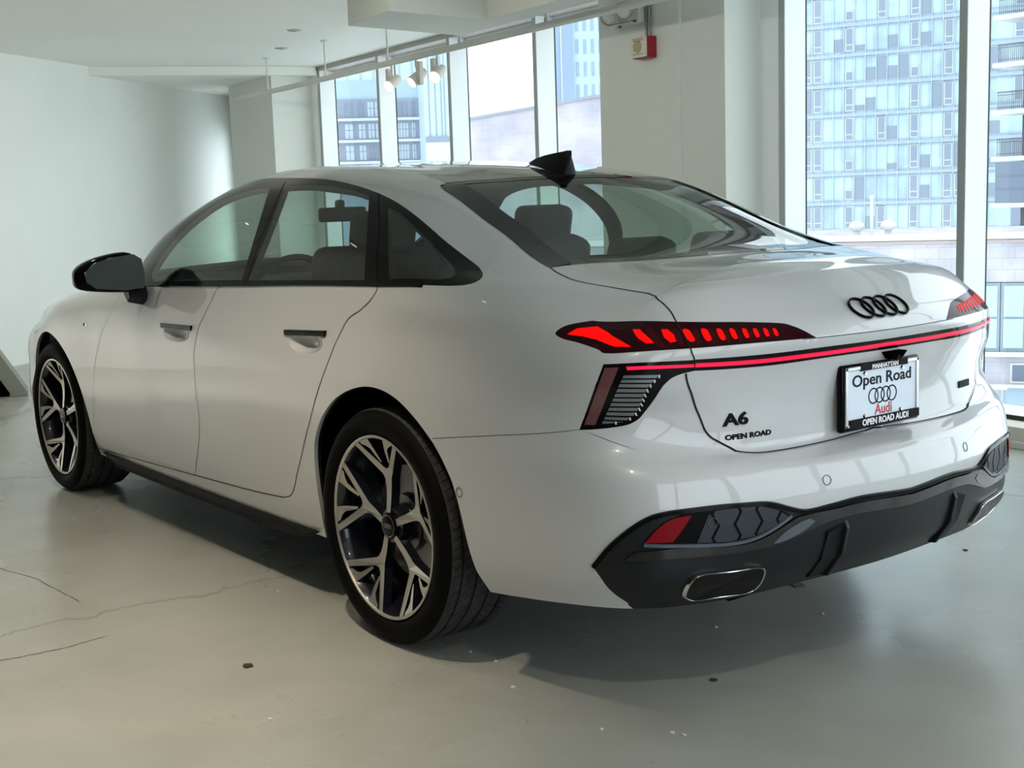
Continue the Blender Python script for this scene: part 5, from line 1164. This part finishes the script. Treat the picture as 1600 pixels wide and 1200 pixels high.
# ---- wheels
WR,WT=.275,.354
def wheel():
    w=empty('wheel',(0,0,0))
    # tyre: outer face at +y; the tread is a mesh of its own
    b=MB();b.lathe([(.349,-.012),(.343,-.002),(.334,.006),(.318,.012),(.300,.011),(.286,.004),(.277,-.006),(.274,-.02),(.268,-.235),(.285,-.250),(.318,-.262),(.338,-.258),(.349,-.243)],(0,0,0),'y',96);t=obj('tyre',b,RUBBER,parent=w,smooth=40)
    pr=[(.349,-.243),(.3525,-.236)]
    for c in(-.203,-.150,-.098,-.046):pr+=[(.354,c-.0055),(.3445,c-.004),(.3445,c+.004),(.354,c+.0055)]
    pr+=[(.3525,-.019),(.349,-.012)];b=MB();b.lathe(pr,(0,0,0),'y',120);tread=obj('tread',b,TREAD,parent=t,smooth=30)
    b=MB()  # shoulder sipes, cut as thin dark bars
    for k in range(80):
        a=2*PI*k/80
        for yy,tw in((-.030,.25),(-.072,.55),(-.124,.4),(-.176,-.55),(-.220,-.25)):
            V=[]
            for q in(-1,1):
                aa=a+q*tw*.055;r0=.3543
                for e_ in(-.0022,.0022):V.append((r0*math.cos(aa+e_),yy+q*.015,r0*math.sin(aa+e_)))
            b.add(V,[(0,1,3,2)])
    obj('tread_sipes',b,BLACKM,parent=t)
    b=MB();b.lathe([(WR-.004,-.010),(WR+.001,-.004),(WR+.0005,.0015),(WR-.006,.002),(WR-.009,-.002)],(0,0,0),'y',96,close=True);rim=obj('rim',b,MACH,parent=w,smooth=40)
    b=MB();b.lathe([(WR-.006,-.002),(WR-.012,-.012),(WR-.022,-.04),(WR-.026,-.20),(WR-.01,-.235)],(0,0,0),'y',80);obj('rim_barrel',b,RIMB,parent=rim,smooth=50)
    dep=lambda r:-.022-.018*math.exp(-((r-.13)/.09)**2)+ .020*max(0,(r-.19)/.08)   # dished face
    def face(poly,name,m,th=.022,lift=0.):
        b=MB();n=len(poly)
        bot=[]
        for x,z in poly:
            r=math.hypot(x,z);b.v.append((x,dep(r)+lift,z))
        for x,z in poly:
            r=math.hypot(x,z);b.v.append((x*.985,dep(r)-th,z*.985))
        b.f.append(tuple(range(n)));sd=[(i,(i+1)%n,n+(i+1)%n,n+i) for i in range(n)];return b,sd
    R_=WR-.006
    def pol(r,d):a=math.radians(d);return (r*math.sin(a),r*math.cos(a))
    half=[(.0105,.040),(.0118,.066),(.0128,.092),(.0142,.118),(.0180,.140)]                     # stem edge (halfwidth, radius)
    arm_out=[pol(.156,9.5),pol(R_,26.0)]
    arm_rim=[pol(R_+.0005,24.0),pol(R_+.0005,21.8)]
    arm_in=[pol(.176,4.5),(0,.170)]
    right_=[(a,r) for a,r in half]+arm_out+arm_rim+arm_in
    left_=[(-x,z) for x,z in reversed(right_[:-1])]
    Y=right_+left_
    blade=[pol(R_,9.2),pol(R_,19.5),pol(.258,18.6),pol(.248,14.6),pol(.236,11.6),pol(.200,8.6),pol(.191,7.4),pol(.190,5.2),pol(.225,6.8)][::-1]
    for i in range(5):
        ang=2*PI*i/5+ROT
        def rot(P):c,s=math.cos(ang),math.sin(ang);return [(x*c-z*s,x*s+z*c) for x,z in P]
        sp=None
        polys=[Y,blade,[(-x,z) for x,z in blade][::-1]]
        b=MB();b2=MB()
        for q in polys:
            q=rot(q);n=len(q);o=len(b.v)
            b.v+=[(x,dep(math.hypot(x,z)),z) for x,z in q];tri=geometry.tessellate_polygon([[Vector((x,z,0)) for x,z in q]]);b.f+=[tuple(o+k for k in t3) for t3 in tri]
            o=len(b2.v);b2.v+=[(x,dep(math.hypot(x,z))-.0006,z) for x,z in q]+[(x*.99,dep(math.hypot(x,z))-.030,z*.99) for x,z in q]
            b2.f+=[(o+k,o+(k+1)%n,o+n+(k+1)%n,o+n+k) for k in range(n)]
        so=obj('spoke',b,MACH,parent=w);obj('spoke_flank',b2,RIMB,parent=so)
    b=MB();b.lathe([(.0,-.034),(.052,-.036),(.058,-.05),(.06,-.08)],(0,0,0),'y',40);obj('hub',b,RIMB,parent=w,smooth=40)
    b=MB();b.lathe([(.0,-.022),(.034,-.022),(.039,-.024),(.041,-.045)],(0,0,0),'y',40);cc=obj('centre_cap',b,BLACKG,parent=w,smooth=40)
    b=MB();b.lathe([(.0300,-.0225),(.0335,-.0215),(.0345,-.025),(.030,-.026)],(0,0,0),'y',40,close=True)
    for i in range(4):b.lathe([(.0066,-.0222),(.0066,-.0208),(.0053,-.0208),(.0053,-.0222)],((i-1.5)*.0088,0,0),'y',20,close=True)
    obj('cap_rings',b,mat('cap_metal',(.42,.40,.37),.3,.9),parent=cc,smooth=40)
    for i in range(5):
        a=2*PI*i/5+ROT+.63;b=MB();b.tube((.045*math.cos(a),-.045,.045*math.sin(a)),(.045*math.cos(a),-.036,.045*math.sin(a)),.008,10);obj('wheel_bolt',b,DISC,parent=w)
    b=MB();b.lathe([(.07,-.105),(.172,-.105),(.174,-.108),(.174,-.122),(.07,-.122)],(0,0,0),'y',56,close=True);b.lathe([(0,-.085),(.085,-.085),(.09,-.105)],(0,0,0),'y',40);obj('brake_disc',b,DISC,parent=w,smooth=40)
    b=MB()
    P8=[(.185*math.cos(t),.185*math.sin(t)) for t in np.linspace(2.45,3.5,8)]+[(.105*math.cos(t),.105*math.sin(t)) for t in np.linspace(3.4,2.55,6)]
    b.prism(P8,-.135,-.078,lambda x,z,h:Vector((x,h,z)));obj('brake_caliper',b,CALI,parent=w,bevel=.006)
    return w
ROT=math.radians(-5)
w0=wheel()
for i,(x,s) in enumerate(((0,1),(2.927,1),(0,-1),(2.927,-1))):
    w=w0 if i==0 else copy_tree(w0)
    w.parent=car;w.location=(x,s*(.924 if x<1 else .912),.354)
    if s<0:w.rotation_euler=(0,0,PI)
    elif x>1:w.rotation_euler=(0,.0,0)
# ---- cabin
def rbox(mb,c,d,R=None):return mb.box(c,d,R)
Ry=lambda a:Matrix.Rotation(a,3,'Y')
for y in(.37,-.37):
    b=MB();b.box((1.20,y,.50),(.54,.50,.20));b.box((.93,y,.86),(.15,.50,.60),Ry(-.30));st_=obj('front_seat',b,SEATM,parent=car,bevel=.05,seg=3)
    b=MB();b.box((.81,y,1.20),(.10,.25,.15),Ry(-.22));obj('headrest',b,SEATM,parent=st_,bevel=.035,seg=3)
b=MB();b.box((.22,0,.50),(.5,1.36,.22));b.box((-.02,0,.82),(.16,1.36,.56),Ry(-.42));st_=obj('rear_seat',b,SEATM,parent=car,bevel=.05,seg=3)
for y in(.37,0,-.37):
    b=MB();b.box((-.15,y,1.105),(.10,.25,.13 if y else .12),Ry(-.3));obj('headrest',b,SEATM,parent=st_,bevel=.035,seg=3)
b=MB();b.prism([(1.72,.60),(1.72,.93),(1.80,.985),(2.05,.995),(2.40,.99),(2.40,.60)],-.72,.72,lambda a,z_,h:Vector((a,h,z_)));obj('dashboard',b,CABIN,parent=car,bevel=.02)
b=MB();b.lathe([(.185,-.014),(.199,0),(.185,.014),(.171,0)],(0,0,0),'x',40,close=True);b.box((0,0,-.02),(.03,.34,.05));o=obj('steering_wheel',b,CABIN,parent=car,smooth=60,loc=(1.56,.37,.93),rot=(0,-.40,0))
b=MB();b.prism([(-.60,1.062),(-.08,1.055),(-.08,1.035),(-.60,1.04)],-.60,.60,lambda a,z_,h:Vector((a,h,z_)));obj('parcel_shelf',b,mat('parcel_shelf_dark',(.02,.021,.023),.75),parent=car)
b=MB();b.box((1.70,.02,1.262),(.03,.23,.062));b.box((1.72,.02,1.30),(.05,.03,.05));obj('interior_mirror',b,BLACKG,parent=car,bevel=.012,seg=3)
b=MB();b.box((1.0,0,.45),(3.1,1.55,.05));obj('cabin_floor',b,BLACKM,parent=car)
